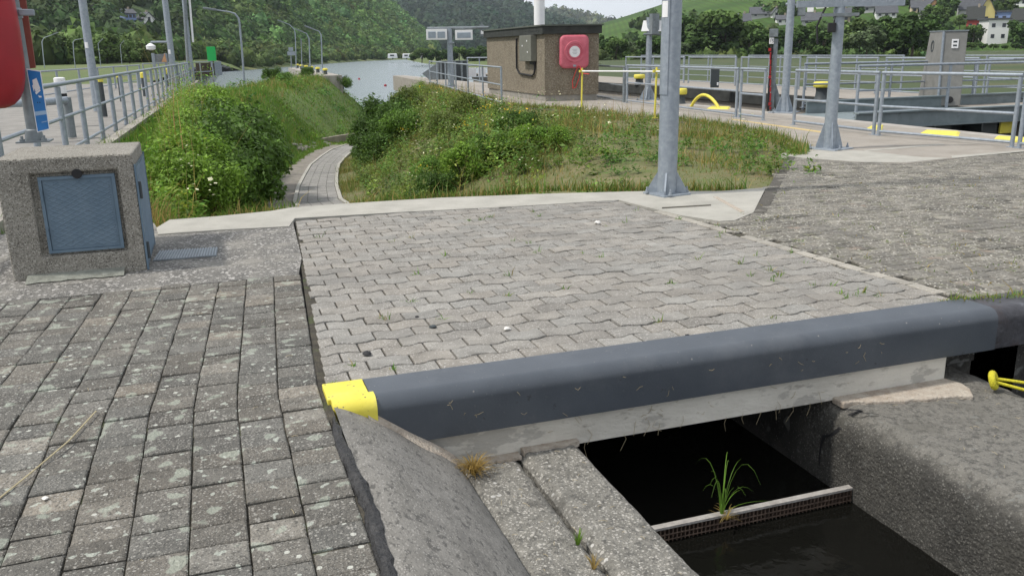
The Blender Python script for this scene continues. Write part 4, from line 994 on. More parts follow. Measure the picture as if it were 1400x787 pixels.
# post on the cabinet
pb = P(48, 194, BH_); pb = Vector((pb.x, pb.y, BH_))
PO = thing('steel_post', 'dull steel post bolted on top of the concrete cabinet at the far left', 'post', tuple(pb))
MB().tube([pb, pb + Vector((0, 0, 1.6))], .052, 20).build('tube', m_galvd, PO, smooth=True)
MB().lathe([(.075, 0), (.075, .02), (.066, .09), (.054, .10)], pb + Vector((0, 0, .012)), 20).build('socket', m_galvd, PO, smooth=True, sharp=40)
MB().box((pb.x - .13, pb.y - .12, BH_ + .001), (pb.x + .13, pb.y + .12, BH_ + .013)).build('base_plate', m_galvd, PO)
for k in (-1, 1):
    q = pb + Vector((k * .085, -.07, .013)); MB().lathe([(.022, 0), (.022, .02), (.012, .022), (.012, .045)], q, 8).build('bolt', m_galvd, PO)
zcl = zat(pb.x, pb.y, 18)
MB().tube([(pb.x, pb.y, zcl - .04), (pb.x, pb.y, zcl + .04)], .062, 20).build('clamp', m_galv, PO, smooth=True, sharp=40)
MB().box((pb.x + .04, pb.y - .07, zcl - .025), (pb.x + .16, pb.y - .02, zcl + .028)).build('clamp_bolt', m_galv, PO, bevel=.008)
# blue sign hung askew on the post
Yp = pb.y - .062
c4 = [PY(36, 94, Yp), PY(55.5, 97, Yp - .02), PY(68, 177, Yp - .02), PY(51, 181.5, Yp)]
SG = thing('camera_sign', 'tilted blue sign with a white camera symbol hanging on the steel post', 'sign', tuple(c4[3]))
def quad(u0, v0, u1, v1, d): # u across, v down
    o_ = []
    for u, v in ((u0, v0), (u1, v0), (u1, v1), (u0, v1)):
        a = c4[0].lerp(c4[1], u); b_ = c4[3].lerp(c4[2], u); o_.append(a.lerp(b_, v) + Vector((0, -d, 0)))
    return o_
def poly_plate(uvs, d, th=.0015):
    pts = []
    for u, v in uvs:
        a = c4[0].lerp(c4[1], u); b_ = c4[3].lerp(c4[2], u); pts.append(a.lerp(b_, v) + Vector((0, -d, 0)))
    n = len(pts); mb = MB(); mb.v = pts + [p_ + Vector((0, th, 0)) for p_ in pts]; mb.c = [(1, 1, 1)] * 2 * n
    mb.f = [tuple(range(n)), tuple(range(n, 2 * n))] + [(i, (i + 1) % n, (i + 1) % n + n, i + n) for i in range(n)]; return mb
R4 = lambda a, b_, c, d: [(a, b_), (c, b_), (c, d), (a, d)]
poly_plate(R4(0, 0, 1, 1), 0, .006).build('border', m_white, SG)
poly_plate(R4(.06, .018, .94, .982), .002, .0019).build('face', m_sign, SG)
poly_plate([(.30, .17), (.62, .13), (.78, .30), (.40, .36), (.34, .30), (.28, .36), (.22, .26), (.30, .24)], .0035).build('camera_symbol', m_white, SG)
poly_plate([(.34, .37), (.74, .31), (.78, .335), (.42, .40)], .0035).build('camera_symbol', m_white, SG)
poly_plate([(.55, .41), (.60, .42), (.78, .425), (.78, .45), (.58, .45)], .0035).build('camera_symbol', m_white, SG)
for u in (.42, .58): poly_plate([(u + .035 * math.cos(k), .53 + .012 * math.sin(k)) for k in np.linspace(0, 5.4, 7)], .0035).build('rivet', m_black, SG)
poly_plate(R4(.06, .67, .94, .735), .0035).build('pale_band', m_signband, SG)
for k in range(5): poly_plate(R4(.48 + k * .09, .845, .54 + k * .09, .862), .0035).build('lettering', m_signband, SG)
# life ring housing seen edge-on, at the far left of the post
cz = zat(pb.x, pb.y, 48); 
LC = thing('life_ring_case', 'bulging dark red life ring housing clamped to the steel post at the left edge', 'life ring case', (pb.x - .3, pb.y, cz - .5))
zl, zh = zat(pb.x, pb.y, 148), zat(pb.x, pb.y, -75); zm = (zl + zh) / 2; hh = (zh - zl) / 2
mb = MB(); seg = 28
prof = [(0, -.03), (.62, -.03), (.86, -.02), (.96, .03), (.99, .10), (.95, .17), (.82, .235), (.6, .27), (0, .285)]
vx = []
xm = PY(31, 60, pb.y - .1).x
for r, h in prof:
    for k in range(seg):
        a = 2 * math.pi * k / seg; cx_, sx_ = math.cos(a), math.sin(a); e_ = .55
        px_ = math.copysign(abs(cx_) ** e_, cx_) * r * .36; pz_ = math.copysign(abs(sx_) ** e_, sx_) * r * hh
        vx.append((xm - .345 + px_, pb.y - .08 - h, zm + pz_))
n = len(prof); mb.v = vx; mb.c = [(1, 1, 1)] * len(vx)
mb.f = [(i * seg + k, i * seg + (k + 1) % seg, (i + 1) * seg + (k + 1) % seg, (i + 1) * seg + k) for i in range(n - 1) for k in range(seg)]
mb.build('shell', m_red, LC, smooth=True)
a = [PY(26, 0, pb.y + .10), PY(35, 0, pb.y + .10), PY(48.5, 93, pb.y + .10), PY(40, 94, pb.y + .10)]
a[0] += (a[0] - a[3]) * .8; a[1] += (a[1] - a[2]) * .8
mb = MB(); mb.v = a + [p_ + Vector((0, .03, 0)) for p_ in a]; mb.c = [(1, 1, 1)] * 8; mb.f = [(0, 1, 2, 3), (7, 6, 5, 4)] + [(i, i + 4, (i + 1) % 4 + 4, (i + 1) % 4) for i in range(4)]
mb.build('back_plate', m_redbrown, LC)
# elbow of thick pipe by the left railing
b = P(99, 188); zt_ = zat(b.x, b.y, 137); dl = PX(56, 138, b.x)
p0 = Vector((b.x, b.y, 0)); q = PD(58, 138, b.xy.length * .97); q.z = zt_
mb = MB().tube([p0, p0 + Vector((0, 0, zt_ - .02)), p0 + Vector((0, 0, zt_ + .055))], .085, 14)
PG = thing('pipe_guard', 'thick bent steel pipe guard standing before the left railing', 'pipe guard', tuple(p0))
mb.build('upright', m_galvd, PG, smooth=True, sharp=50)
MB().tube([p0 + Vector((0, 0, zt_)), q, q + Vector((-.6, -.2, 0))], .075, 14).build('crossbar', m_galv, PG, smooth=True)

# ================================================================== lock equipment on the right
YP = []
for (px, pb_, pt) in ((795, 147, 93), (895, 162, 92)):
    b = P(px, pb_); z = zat(b.x, b.y, pt); YP.append((b, z))
    t = thing('yellow_post', 'thin yellow post ' + ('in front of the hut wall, left end of the white bar' if px < 800 else 'just left of the big mast, right end of the white bar'), 'post', tuple(b))
    tp = b + Vector((.02, 0, z)); MB().tube([b, tp], .024, 10).build('tube', m_yellow, t, smooth=True)
    MB().box((b.x - .07, b.y - .03, z - .12), (b.x + .09, b.y + .03, z - .06)).build('fork', m_yellow, t)
    MB().lathe([(.08, 0), (.08, .012)], b + Vector((0, 0, .004)), 12).build('foot', m_yellow, t)
q0, q1 = YP[0][0] + Vector((0, -.06, YP[0][1] - .06)), YP[1][0] + Vector((.0, -.06, 0)); q1.z = zat(q1.x, q1.y, 98)
q0.z = zat(q0.x, q0.y, 97.5)
tag(MB().tube([q0, q1, q1 + (q1 - q0) * .12], .020, 10).build('barrier_bar', m_white, None, smooth=True), 'white horizontal barrier bar resting on the two thin yellow posts', 'barrier bar')
def bollard(label, b, r, h, cap=.16):
    t = thing('bollard', label, 'bollard', tuple(b), 'mooring bollards')
    MB().lathe([(r * 1.15, 0), (r * .95, .05), (r * .82, h * .5), (r * .9, h - cap)], b, 20).build('body', m_dark, t, smooth=True)
    MB().lathe([(r * 1.18, h - cap + .002), (r * 1.25, h - cap + .03), (r * 1.25, h - .03), (r * 1.1, h), (r * .5, h + .006)], b, 20).build('cap', m_yellow, t, smooth=True, sharp=50)
    return t
b = P(1123, 137); bollard('yellow-capped bollard on the far quay left of the flared mast', b, .21, zat(b.x, b.y, 112))
b = P(874, 116); bollard('small yellow-capped bollard seen through the longest railing frame', b, .20, zat(b.x, b.y, 102), .18)
b = P(930, 142); bollard('yellow-capped bollard half hidden right behind the big mast', b, .15, zat(b.x, b.y, 121), .17)
b = P(1352, 141)
# yellow hoop and plates
b0, b1 = P(945, 146), P(983, 149); zt_ = zat((b0.x + b1.x) / 2, (b0.y + b1.y) / 2, 130)
pts = []
for k in range(15):
    t = k / 14; q = b0.lerp(b1, t); pts.append(Vector((q.x, q.y, zt_ * (math.sin(math.pi * min(1, t * 1.12 if t < .45 else .5 + (t - .45) / 1.1)) ** .8 if 0 < t < 1 else 0))))
HP = thing('ladder_hoop', 'bent yellow ladder hoop rising from the near lock edge', 'ladder hoop', tuple(b0))
MB().tube(pts, .042, 10).build('hoop', m_yellow, HP, smooth=True)
def yplate(label, q4, h=.03):
    mb = MB(); pp = [P(*q) for q in q4]; ctr = sum(pp, Vector()) / 4
    mb.v = [Vector((p_.x, p_.y, .002)) for p_ in pp] + [Vector((*(ctr + (p_ - ctr) * .85).xy, h)) for p_ in pp]; mb.c = [(1, 1, 1)] * 8
    mb.f = [(4, 5, 6, 7)] + [(i, (i + 1) % 4, (i + 1) % 4 + 4, i + 4) for i in range(4)]
    return tag(mb.build('edge_plate', m_yellow), label, 'edge plate', 'yellow plates on the lock edge')
yplate('flat yellow plate on the lock edge at the foot of the yellow hoop', [(966, 149), (996, 150), (999, 147), (972, 146)])
yplate('small yellow plate on the lock edge behind the partly hidden railing frame', [(1184, 177), (1206, 178.5), (1208, 172), (1192, 173)])
yplate('long yellow plate on the lock edge below the grey sloping cabinet', [(1257, 183), (1311, 187), (1313, 181), (1264, 179)])
yplate('yellow plate on the lock edge near the right side of the picture', [(1356, 194), (1410, 196), (1412, 190), (1362, 187)])
# gate bridge
GB = thing('gate_bridge', 'low green-grey steel gate bridge with side girders spanning the lock chamber', 'gate bridge', (13.5, 17, 0))
MB().box((13.3, 15.9, -.10), (23, 18.0, -.02)).build('deck_plate', m_gate, GB)
def girder(x0, x1, y, z0, z1, nm):
    prof = [(y - .10, z0), (y + .10, z0), (y + .10, z0 + .03), (y + .02, z0 + .03), (y + .02, z1 - .03), (y + .1, z1 - .03), (y + .1, z1), (y - .1, z1), (y - .1, z1 - .03), (y - .02, z1 - .03), (y - .02, z0 + .03), (y - .1, z0 + .03)]
    MB().extrude(prof, (x0, 0, 0), (x1, 0, 0), (0, 1, 0), (0, 0, 1)).build(nm, m_gate, GB)
girder(13.35, 21.3, 15.75, -.22, .15, 'girder'); girder(13.8, 23, 18.05, -.05, .28, 'girder')
for x in (14.3, 15.7, 17.1, 18.5): MB().box((x, 15.85, -1.6), (x + .45, 16.4, -.225)).build('bearing_leg', m_dark, GB)
for x in (17.6, 19.2): MB().box((x, 15.80, -.50), (x + .42, 15.84, -.235)).build('yellow_flap', m_yellow, GB)
MB().box((13.3, 16.5, -.20), (18.3, 17.9, -2.3)).build('gate_leaf', m_dark, GB)
# sloping grey cabinet
cx0, cx1, cxm = 1253, 1313, 1281
pA, pB, pC = P(1253, 141.5), P(1281.5, 145.5), P(1313, 145.5)
zt_ = zat(pB.x, pB.y, 43.5)
tA = PD(1271.5, 43.5, pA.xy.length * .99); tB = PD(1290.5, 43.5, pB.xy.length); tC = PD(1324, 44.5, pC.xy.length)
for q in (tA, tB, tC): q.z = zt_
tA = tB + Vector((tA - tB).to_tuple()); pD = pA + (pC - pB); tD = tA + (tC - tB); pD.z = 0
KC = thing('sloping_cabinet', 'tall grey gate drive cabinet with a sloping left side, marked 0', 'cabinet', tuple(pB))
mb = MB().add([pA, pB, pC, pD, tA, tB, tC, tD], [(3, 2, 1, 0), (4, 5, 6, 7), (0, 1, 5, 4), (1, 2, 6, 5), (2, 3, 7, 6), (3, 0, 4, 7)])
mb.build('body', m_cabinet, KC, bevel=.025)
cap = [q + (q - (tA + tB + tC + tD) / 4) * .03 for q in (tA, tB, tC, tD)]
MB().add(cap + [q + Vector((0, 0, .035)) for q in cap], [(3, 2, 1, 0), (4, 5, 6, 7), (0, 1, 5, 4), (1, 2, 6, 5), (2, 3, 7, 6), (3, 0, 4, 7)]).build('lid', m_galvd, KC)
MB().tube([pB + Vector((0, 0, .02)), tB], .03, 8).build('edge_strip', m_galv, KC)
def facef(a, b_, c, d, u, v): return a.lerp(b_, u).lerp(d.lerp(c, u), v)
def decal(F, nrm_, u0, v0, u1, v1, m, nm, off=.02, par=None):
    q = [facef(*F, u, v) + nrm_ * off for u, v in ((u0, v0), (u1, v0), (u1, v1), (u0, v1))]
    mb = MB(); mb.v = q + [p_ - nrm_ * .012 for p_ in q]; mb.c = [(1, 1, 1)] * 8; mb.f = [(0, 1, 2, 3), (7, 6, 5, 4)] + [(i, i + 4, (i + 1) % 4 + 4, (i + 1) % 4) for i in range(4)]
    return mb.build(nm, m, par or KC)
FR = (pB, pC, tC, tB); nf = (pC - pB).cross(tB - pB).normalized(); nf = -nf if nf.y > 0 else nf
FL = (pA, pB, tB, tA); nl = (pB - pA).cross(tA - pA).normalized(); nl = -nl if nl.x > 0 else nl
LP = decal(FR, nf, .36, .78, .64, .90, m_white, 'rating_plate')
for v in (.805, .855): attach(decal(FR, nf, .42, v, .58, v + .022, m_dark, 'plate_text', .024, KC), LP) if False else decal(FR, nf, .42, v, .58, v + .022, m_dark, 'plate_text', .024)
q = facef(*FR, .5, .09); 
M = Matrix.Translation(q + nf * .012) @ nf.to_track_quat('Z', 'Y').to_matrix().to_4x4()
mb = MB().lathe([(.085, 0), (.085, .02), (.06, .022)], (0, 0, 0), 20); mb.v = [M @ Vector(p_) for p_ in mb.v]; mb.build('round_lock', m_black, KC)
ex = (pB - pA); ex.z = 0; ex.normalize(); up_ = nl.cross(ex).normalized(); up_ = up_ if up_.z > 0 else -up_
q = facef(*FL, .38, .80) + nl * .012
M = Matrix(((ex.x, up_.x, nl.x, q.x), (ex.y, up_.y, nl.y, q.y), (ex.z, up_.z, nl.z, q.z), (0, 0, 0, 1)))
text_obj('number', '0', .42, M, m_dark, KC)
# water gauge
b = P(1055, 152); zt_ = zat(b.x, b.y, 40)
WG = thing('water_gauge', 'red and black water level gauge with a white number plate on a grey steel column', 'water gauge', tuple(b))
Dg = b.xy.length
def gbox(px0, py0, px1, py1, D, dep, m, nm): return hang(px0, py0, px1, py1, D, dep, m, nm, WG)
gbox(1052, 53, 1064, 152, Dg, .16, m_galvd, 'column'); gbox(1051.5, 39.5, 1064.5, 51, Dg - .05, .22, m_galvd, 'head_box')
q = [PD(1058, 105, Dg + .05), PD(1061, 152, Dg + .05), PD(1072, 152, Dg + .05)]
mb = MB(); mb.v = q + [p_ + Vector((.03, .06, 0)) for p_ in q]; mb.c = [(1, 1, 1)] * 6; mb.f = [(0, 1, 2), (5, 4, 3), (0, 3, 4, 1), (1, 4, 5, 2), (2, 5, 3, 0)]; mb.build('stay_plate', m_galvd, WG)
gbox(1051.5, 51.5, 1058.5, 60.5, Dg - .02, .015, m_white, 'number_plate')
gbox(1048, 63, 1057, 152, Dg - .04, .03, m_black, 'scale_board')
k = 0; y = 66.
while y < 150:
    h = (4.5, 9, 7, 12)[k % 4]; gbox(1052 - (1.5 if k % 4 == 0 else 0), y, 1054.6, min(y + h, 150), Dg - .055, .012, flat('gauge_red', (.30, .012, .015), .6), 'scale_mark'); y += h + (1.3, 1.0)[k % 2]; k += 1
ex = Vector((b.y, -b.x, 0)).normalized(); nn = Vector((-b.x, -b.y, 0)).normalized(); q = PD(1055, 56.5, Dg - .06)
text_obj('number', '15', .11, Matrix(((ex.x, 0, nn.x, q.x), (ex.y, 0, nn.y, q.y), (0, 1, 0, q.z), (0, 0, 0, 1))), m_black, WG)
# dark control box on the far railing
t = thing('control_box', 'dark grey control box hanging on the far quay railing right of the big mast', 'control box', tuple(PD(977, 120, 33)))
hang(971, 92.5, 984, 120, 33, .35, m_dark, 'case', t); hang(980, 113, 982.5, 117, 32.9, .05, m_white, 'label_plate', t)

# ================================================================== far landscape
def px_dir(px):                                  # horizontal unit direction of column px at the horizon row
    y = 74 - .0178 * (px - 420); v = ray(px, y)[:2]; return v / np.hypot(*v)
def polar_land(name, pxs, D0, D1, z0, z1, m, nd=6):
    v = []; n = len(pxs)
    for k in range(nd + 1):
        for i, px in enumerate(pxs):
            d = px_dir(px); t = k / nd; D = D0[i] + (D1[i] - D0[i]) * t; v.append((d[0] * D, d[1] * D, z0[i] + (z1[i] - z0[i]) * (t ** .7)))
    v = np.array(v); i, j = np.meshgrid(np.arange(n - 1), np.arange(nd)); a = (j * n + i).ravel()
    return struct(arr_mesh(name, v, np.stack([a, a + 1, a + n + 1, a + n], -1), m, smooth=True))
struct(MB().box((-600, -20, -3.9), (1500, 2600, WZ)).build('river', m_river)) if False else None
struct(MB().add([(-900, 5, WZ), (15.5, 5, WZ), (15.5, 62.5, WZ), (1600, 62.5, WZ), (1600, 2600, WZ), (-900, 2600, WZ)], [(0, 1, 2, 3, 4, 5)]).build('river', m_river))
struct(MB().add([(-2500, -200, -7), (3000, -200, -7), (3000, 3200, -7), (-2500, 3200, -7)], [(0, 1, 2, 3)]).build('river_bed', m_joint))
def shoreD(px, py): p = P(px, py, WZ); return p.xy.length
# left bank beyond the lock, right bank at the bend
LBp = [-900, -500, -200, 0, 100, 200, 290, 330, 370, 430, 490, 540, 556]
LBd = [25, 40, 64, 64, 64, 66, shoreD(290, 99), shoreD(330, 96.5), shoreD(370, 93.5), shoreD(430, 88.5), shoreD(490, 84.2), shoreD(540, 82), shoreD(556, 81.5)]
LBf = [330, 330, 330, 330, 340, 360, 390, 420, 450, 510, 620, 760, 820]
polar_land('left_bank', LBp, LBd, LBf, [-.1] * 7 + [WZ - .2] * 6, [1.0] * 13, m_field)
RBp = [556, 566, 580, 600, 625, 645, 700, 760, 830]
RBd = [shoreD(556, 82.2), shoreD(566, 84.5), shoreD(580, 87.5), shoreD(600, 90.5), shoreD(625, 93), shoreD(645, 94), 240, 220, 200]
polar_land('right_bank', RBp, RBd, [820] * 9, [WZ - .2] * 9, [2] * 9, m_field)
struct(MB().add([(18.8, -60, -.02), (600, -60, -2.0), (600, 620, -2.2), (140, 420, -1.6), (60, 130, -.8), (22, 66, -.05)], [(0, 1, 2, 3, 4, 5)]).build('meadow', m_mead))
# hills: each a slope rising from its foot to a skyline, then rolling over behind it
def hill(name, pxs, foot, ridge, sky_py, m, zf=0., seed=1, rough=.03, nd=22, npx=70):
    P_ = np.linspace(pxs[0], pxs[-1], npx); F = np.interp(P_, pxs, foot); Rg = np.interp(P_, pxs, ridge); S = np.interp(P_, pxs, sky_py)
    hz = 74 - .0178 * (P_ - 420); v = []; rg = np.random.default_rng(seed)
    ph = rg.uniform(0, 6, 8)
    el = [math.atan2(PD(p, s, 1).z - EYE, 1) for p, s in zip(P_, S)]
    ts = list(np.linspace(0, 1, nd)) + [1.15, 1.5]
    for t in ts:
        for i, px in enumerate(P_):
            d = px_dir(px); D = F[i] + (Rg[i] - F[i]) * t; top = EYE + math.tan(el[i]) * Rg[i]
            s = min(t, 1); k = s ** .9
            z = zf + (top - zf) * k if t <= 1 else top * (1 - (t - 1) * 1.2)
            z += (top - zf) * rough * math.sin(px * .05 + ph[0] + 5 * t) * math.sin(math.pi * s) * 1.2
            v.append((d[0] * D, d[1] * D, z))
    v = np.array(v); nr = len(ts); i, j = np.meshgrid(np.arange(npx - 1), np.arange(nr - 1)); a = (j * npx + i).ravel()
    o = struct(arr_mesh(name, v, np.stack([a, a + 1, a + npx + 1, a + npx], -1), m, smooth=True))
    def surf(px, t):
        px = np.asarray(px, float); t = np.asarray(t, float)
        fi = np.clip((px - P_[0]) / (P_[-1] - P_[0]) * (npx - 1), 0, npx - 1.001); fj = np.clip(t * (nd - 1), 0, nd - 1.001)
        i0 = fi.astype(int); j0 = fj.astype(int); u = (fi - i0)[..., None]; w_ = (fj - j0)[..., None]; g = v.reshape(nr, npx, 3)
        return (g[j0, i0] * (1 - u) + g[j0, i0 + 1] * u) * (1 - w_) + (g[j0 + 1, i0] * (1 - u) + g[j0 + 1, i0 + 1] * u) * w_
    return surf
sA = hill('left_hill', [-900, -300, 0, 200, 380, 470, 523, 560, 582, 596], [330, 330, 330, 360, 470, 590, 680, 760, 810, 840], [820, 820, 820, 860, 980, 1060, 1090, 1080, 1060, 1040], [-150, -150, -140, -130, -90, -40, -2, 32, 52, 68], m_hill, seed=3)
sB = hill('far_hill', [430, 500, 560, 610, 642, 665, 700, 729, 745, 775, 800, 830], [1150] * 12, [1900] * 12, [-20, -14, -12, -8, 0, 1, 9, 19, 28, 36, 44, 60], m_hill, seed=5)
sC = hill('distant_hill', [690, 720, 746, 760, 775, 800, 817, 840, 900], [1700] * 9, [2500] * 9, [22, 21.5, 22, 21, 21, 26, 31, 36, 52], m_hill, seed=6)
sD = hill('vineyard_hill', [770, 820, 850, 905, 960, 1000, 1100, 1250, 1500, 2000], [420, 360, 330, 330, 330, 330, 330, 330, 330, 330], [900, 860, 850, 840, 840, 840, 820, 800, 800, 800], [47, 33, 24, 6, -16, -32, -60, -90, -110, -120], m_vine, zf=-1.5, seed=8, rough=.0)
# ---- crowns
def ico(sub):
    bm = bmesh.new(); bmesh.ops.create_icosphere(bm, subdivisions=sub, radius=1); v = np.array([p.co[:] for p in bm.verts]); f = np.array([[q.index for q in fc.verts] for fc in bm.faces]); bm.free(); return v, f
ICV, ICF = ico(1); ICV2, ICF2 = ico(2)
def forest(name, pts, r, tone, seed=1, leafs=42, hue=.25, label=None, bright=None):
    rg = np.random.default_rng(seed); n = len(pts); V = []; F = []; C = []; base = 0
    rr = r * rg.uniform(.65, 1.4, n); hs = rg.uniform(.9, 1.5, n)
    big = np.sin(pts[:, 0] * .021 + 1) * np.sin(pts[:, 1] * .017) * .15
    k = rg.normal(0, hue, n) + big; tn = np.array(tone)[None] * np.exp(k)[:, None] * np.stack([np.exp(rg.normal(.0, .12, n)), np.ones(n), np.exp(rg.normal(0, .12, n))], -1)
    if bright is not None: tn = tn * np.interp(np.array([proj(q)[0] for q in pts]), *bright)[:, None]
    # solid cores
    jv = ICV[None] * (1 + rg.normal(0, .12, (n, len(ICV), 1)))
    v = jv * np.stack([rr, rr, rr * hs], -1)[:, None] * .82 + pts[:, None] + np.stack([0 * rr, 0 * rr, rr * hs * .5], -1)[:, None]
    V.append(v.reshape(-1, 3)); F.append((ICF[None] + (np.arange(n) * len(ICV))[:, None, None]).reshape(-1, 3)); C.append(np.repeat(tn * .8, len(ICV), 0)); base = n * len(ICV)
    # leaf clumps on the surface
    m_ = n * leafs; d = rg.normal(0, 1, (m_, 3)); d[:, 2] = np.abs(d[:, 2]) * .9 - .25; d /= np.linalg.norm(d, axis=1)[:, None]
    R3 = np.repeat(np.stack([rr, rr, rr * hs], -1), leafs, 0); ctr = np.repeat(pts + np.stack([0 * rr, 0 * rr, rr * hs * .5], -1), leafs, 0) + d * R3 * rg.uniform(.75, 1.08, (m_, 1))
    nrm = d + rg.normal(0, .45, (m_, 3)); nrm /= np.linalg.norm(nrm, axis=1)[:, None]
    a = np.cross(nrm, rg.normal(0, 1, (m_, 3))); a /= np.linalg.norm(a, axis=1)[:, None]; b = np.cross(nrm, a)
    s = np.repeat(rr, leafs)[:, None] * rg.uniform(.22, .42, (m_, 1)) * math.sqrt(36 / leafs)
    tri = np.stack([ctr + a * s, ctr - a * s * .5 + b * s * .8, ctr - a * s * .5 - b * s * .8], 1)
    V.append(tri.reshape(-1, 3)); F.append((np.arange(m_ * 3).reshape(-1, 3) + base))
    cc = np.repeat(tn, leafs, 0) * np.exp(rg.normal(0, .22, (m_, 1))); C.append(np.repeat(cc, 3, 0))
    o = arr_mesh(name, np.concatenate(V), np.concatenate(F), m_crown, np.concatenate(C)); o['kind'] = 'stuff'
    if label: o['label'] = label
    return o
def scatter(surf, n, px0, px1, t0, t1, keep, seed):
    rg = np.random.default_rng(seed); px = rg.uniform(px0, px1, n); t = rg.uniform(t0, t1, n); p = surf(px, t)
    ip = np.array([proj(q) for q in p]); k = keep(px, ip[:, 1], t); return p[k]
# clearings on the left hill round the houses and the vineyard strips
CLEAR = [(112, 144, 10, 36), (158, 196, 12, 40), (184, 230, 16, 48), (184, 216, 40, 62), (162, 196, 28, 50)]
def keepA(px, py, t):
    k = np.ones(px.shape, bool)
    for a, b, c, d in CLEAR: k &= ~((px > a) & (px < b) & (py > c) & (py < d + 7))
    vin = ((px > 118) & (px < 225) & (py < 24 + .04 * (px - 130)) & (py > -30)) | ((px > 214) & (px < 244) & (py > 22) & (py < 48)); k &= ~(vin & (np.sin(px * .7 + py * .9) < .93))
    return k
forest('forest', scatter(sA, 7500, -120, 596, .0, 1.0, keepA, 2), 4.6, (.050, .088, .026), 3, 80, bright=([0, 250, 380, 480, 600], [.8, .85, 1.45, 1.9, 1.9]), label='wooded slope of the left hill above the river')  # bright: sunlit crowns painted in, leaf colour lighter towards the right of the slope
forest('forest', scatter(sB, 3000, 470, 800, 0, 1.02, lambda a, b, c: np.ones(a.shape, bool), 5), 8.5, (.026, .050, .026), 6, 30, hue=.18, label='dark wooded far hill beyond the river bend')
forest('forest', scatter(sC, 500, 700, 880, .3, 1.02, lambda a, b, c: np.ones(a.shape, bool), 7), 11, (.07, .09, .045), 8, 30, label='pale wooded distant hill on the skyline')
forest('forest', scatter(sD, 900, 780, 1500, 0, .6, lambda px, py, t: (np.sin(px * .02 + py * .21 + 1) + np.sin(px * .041 + 2) * .7 > np.where(px > 990, 1.25, .75)) | (t < .05), 9), 3.2, (.040, .072, .02), 10, 30, label='hedges and scattered bushes across the vineyard hill and village')
def bank_scatter(px0, px1, u0, u1, n, seed):
    rg = np.random.default_rng(seed); px = rg.uniform(px0, px1, n); u = rg.uniform(u0, u1, n); D0 = np.interp(px, LBp, LBd); D1 = np.interp(px, LBp, LBf); D = D0 + (D1 - D0) * u
    z0 = np.interp(px, LBp, [-.1] * 7 + [WZ - .2] * 6); dd = np.array([px_dir(p) for p in px]); return np.stack([dd[:, 0] * D, dd[:, 1] * D, z0 + (1 - z0) * u ** .7], -1)
forest('bank_bushes', np.concatenate([bank_scatter(300, 556, .10, .5, 260, 31), bank_scatter(330, 560, .5, 1.0, 420, 35), bank_scatter(-40, 330, .62, 1.0, 420, 32), bank_scatter(225, 330, .3, .9, 200, 33), bank_scatter(-40, 230, .40, .62, 240, 36)]), 2.6, (.075, .115, .034), 34, 50, hue=.3, label='bushes covering the left river bank at the foot of the wooded hill')
# paler fields at the far foot
q = [PD(548, 56, 1100), PD(592, 58, 1100), PD(600, 62, 1090), PD(560, 62, 1090)]
# ---- individual trees
def tree_proto(name, label, seed, n_leaf=900, tone=(.05, .085, .022), shape='round', trunk_h=.25, bs=.055):
    rg = np.random.default_rng(seed); t = thing(name, label, 'tree', (0, 0, 0))
    nc = 16; cl = rg.normal(0, 1, (nc, 3)); cl /= np.linalg.norm(cl, axis=1)[:, None]; cl *= rg.uniform(.35, .95, (nc, 1)) ** .6
    sc = np.array({'round': (.40, .40, .42), 'tall': (.27, .27, .5), 'wide': (.55, .55, .36)}[shape]); c0 = np.array([0, 0, 1 - sc[2] - .05])
    cen = c0 + cl * sc * .85; cr = rg.uniform(.09, .17, nc)
    idx = rg.integers(0, nc, n_leaf); d = rg.normal(0, 1, (n_leaf, 3)); d /= np.linalg.norm(d, axis=1)[:, None]
    ctr = cen[idx] + d * cr[idx][:, None] * rg.uniform(.5, 1.1, (n_leaf, 1)); nrm = d + rg.normal(0, .6, (n_leaf, 3)) + np.array([0, 0, .3]); nrm /= np.linalg.norm(nrm, axis=1)[:, None]
    a = np.cross(nrm, rg.normal(0, 1, (n_leaf, 3))); a /= np.linalg.norm(a, axis=1)[:, None]; b = np.cross(nrm, a); s = rg.uniform(.5, 1.2, (n_leaf, 1)) * bs
    quad_ = np.stack([ctr + a * s, ctr + b * s * .7, ctr - a * s, ctr - b * s * .7], 1).reshape(-1, 3)
    cc = np.array(tone)[None] * np.exp(rg.normal(0, .20, nc))[idx][:, None] * np.exp(rg.normal(0, .18, (n_leaf, 1)))
    ob = arr_mesh('crown', quad_, np.arange(n_leaf * 4).reshape(-1, 4), m_crown, np.repeat(cc, 4, 0)); ob.parent = t
    mb = MB().tube([(0, 0, -.03), (.01, 0, trunk_h * .6), (0, .01, trunk_h), (.0, 0, .6)], [.028, .022, .018, .008], 7)
    for k in range(4):
        a_ = k * 1.7 + seed; mb.tube([(0, 0, trunk_h * (.8 + .1 * k)), (.12 * math.cos(a_), .12 * math.sin(a_), trunk_h + .2 + .05 * k), (.2 * math.cos(a_), .2 * math.sin(a_), trunk_h + .34)], [.012, .008, .004], 5)
    o2 = mb.build('trunk', m_bark, None, smooth=True); o2.parent = t; return t
protos = {}
for nm, sd_, tone, shp, lf in (('dark', 21, (.052, .095, .026), 'round', 1100), ('mid', 22, (.082, .135, .036), 'wide', 1100), ('light', 23, (.10, .15, .048), 'round', 1000), ('tall', 24, (.06, .105, .03), 'tall', 1000), ('willow', 25, (.105, .145, .07), 'wide', 1100)):
    protos[nm] = tree_proto('tree', 'proto', sd_, lf * 2, tone, shp)
used = set()
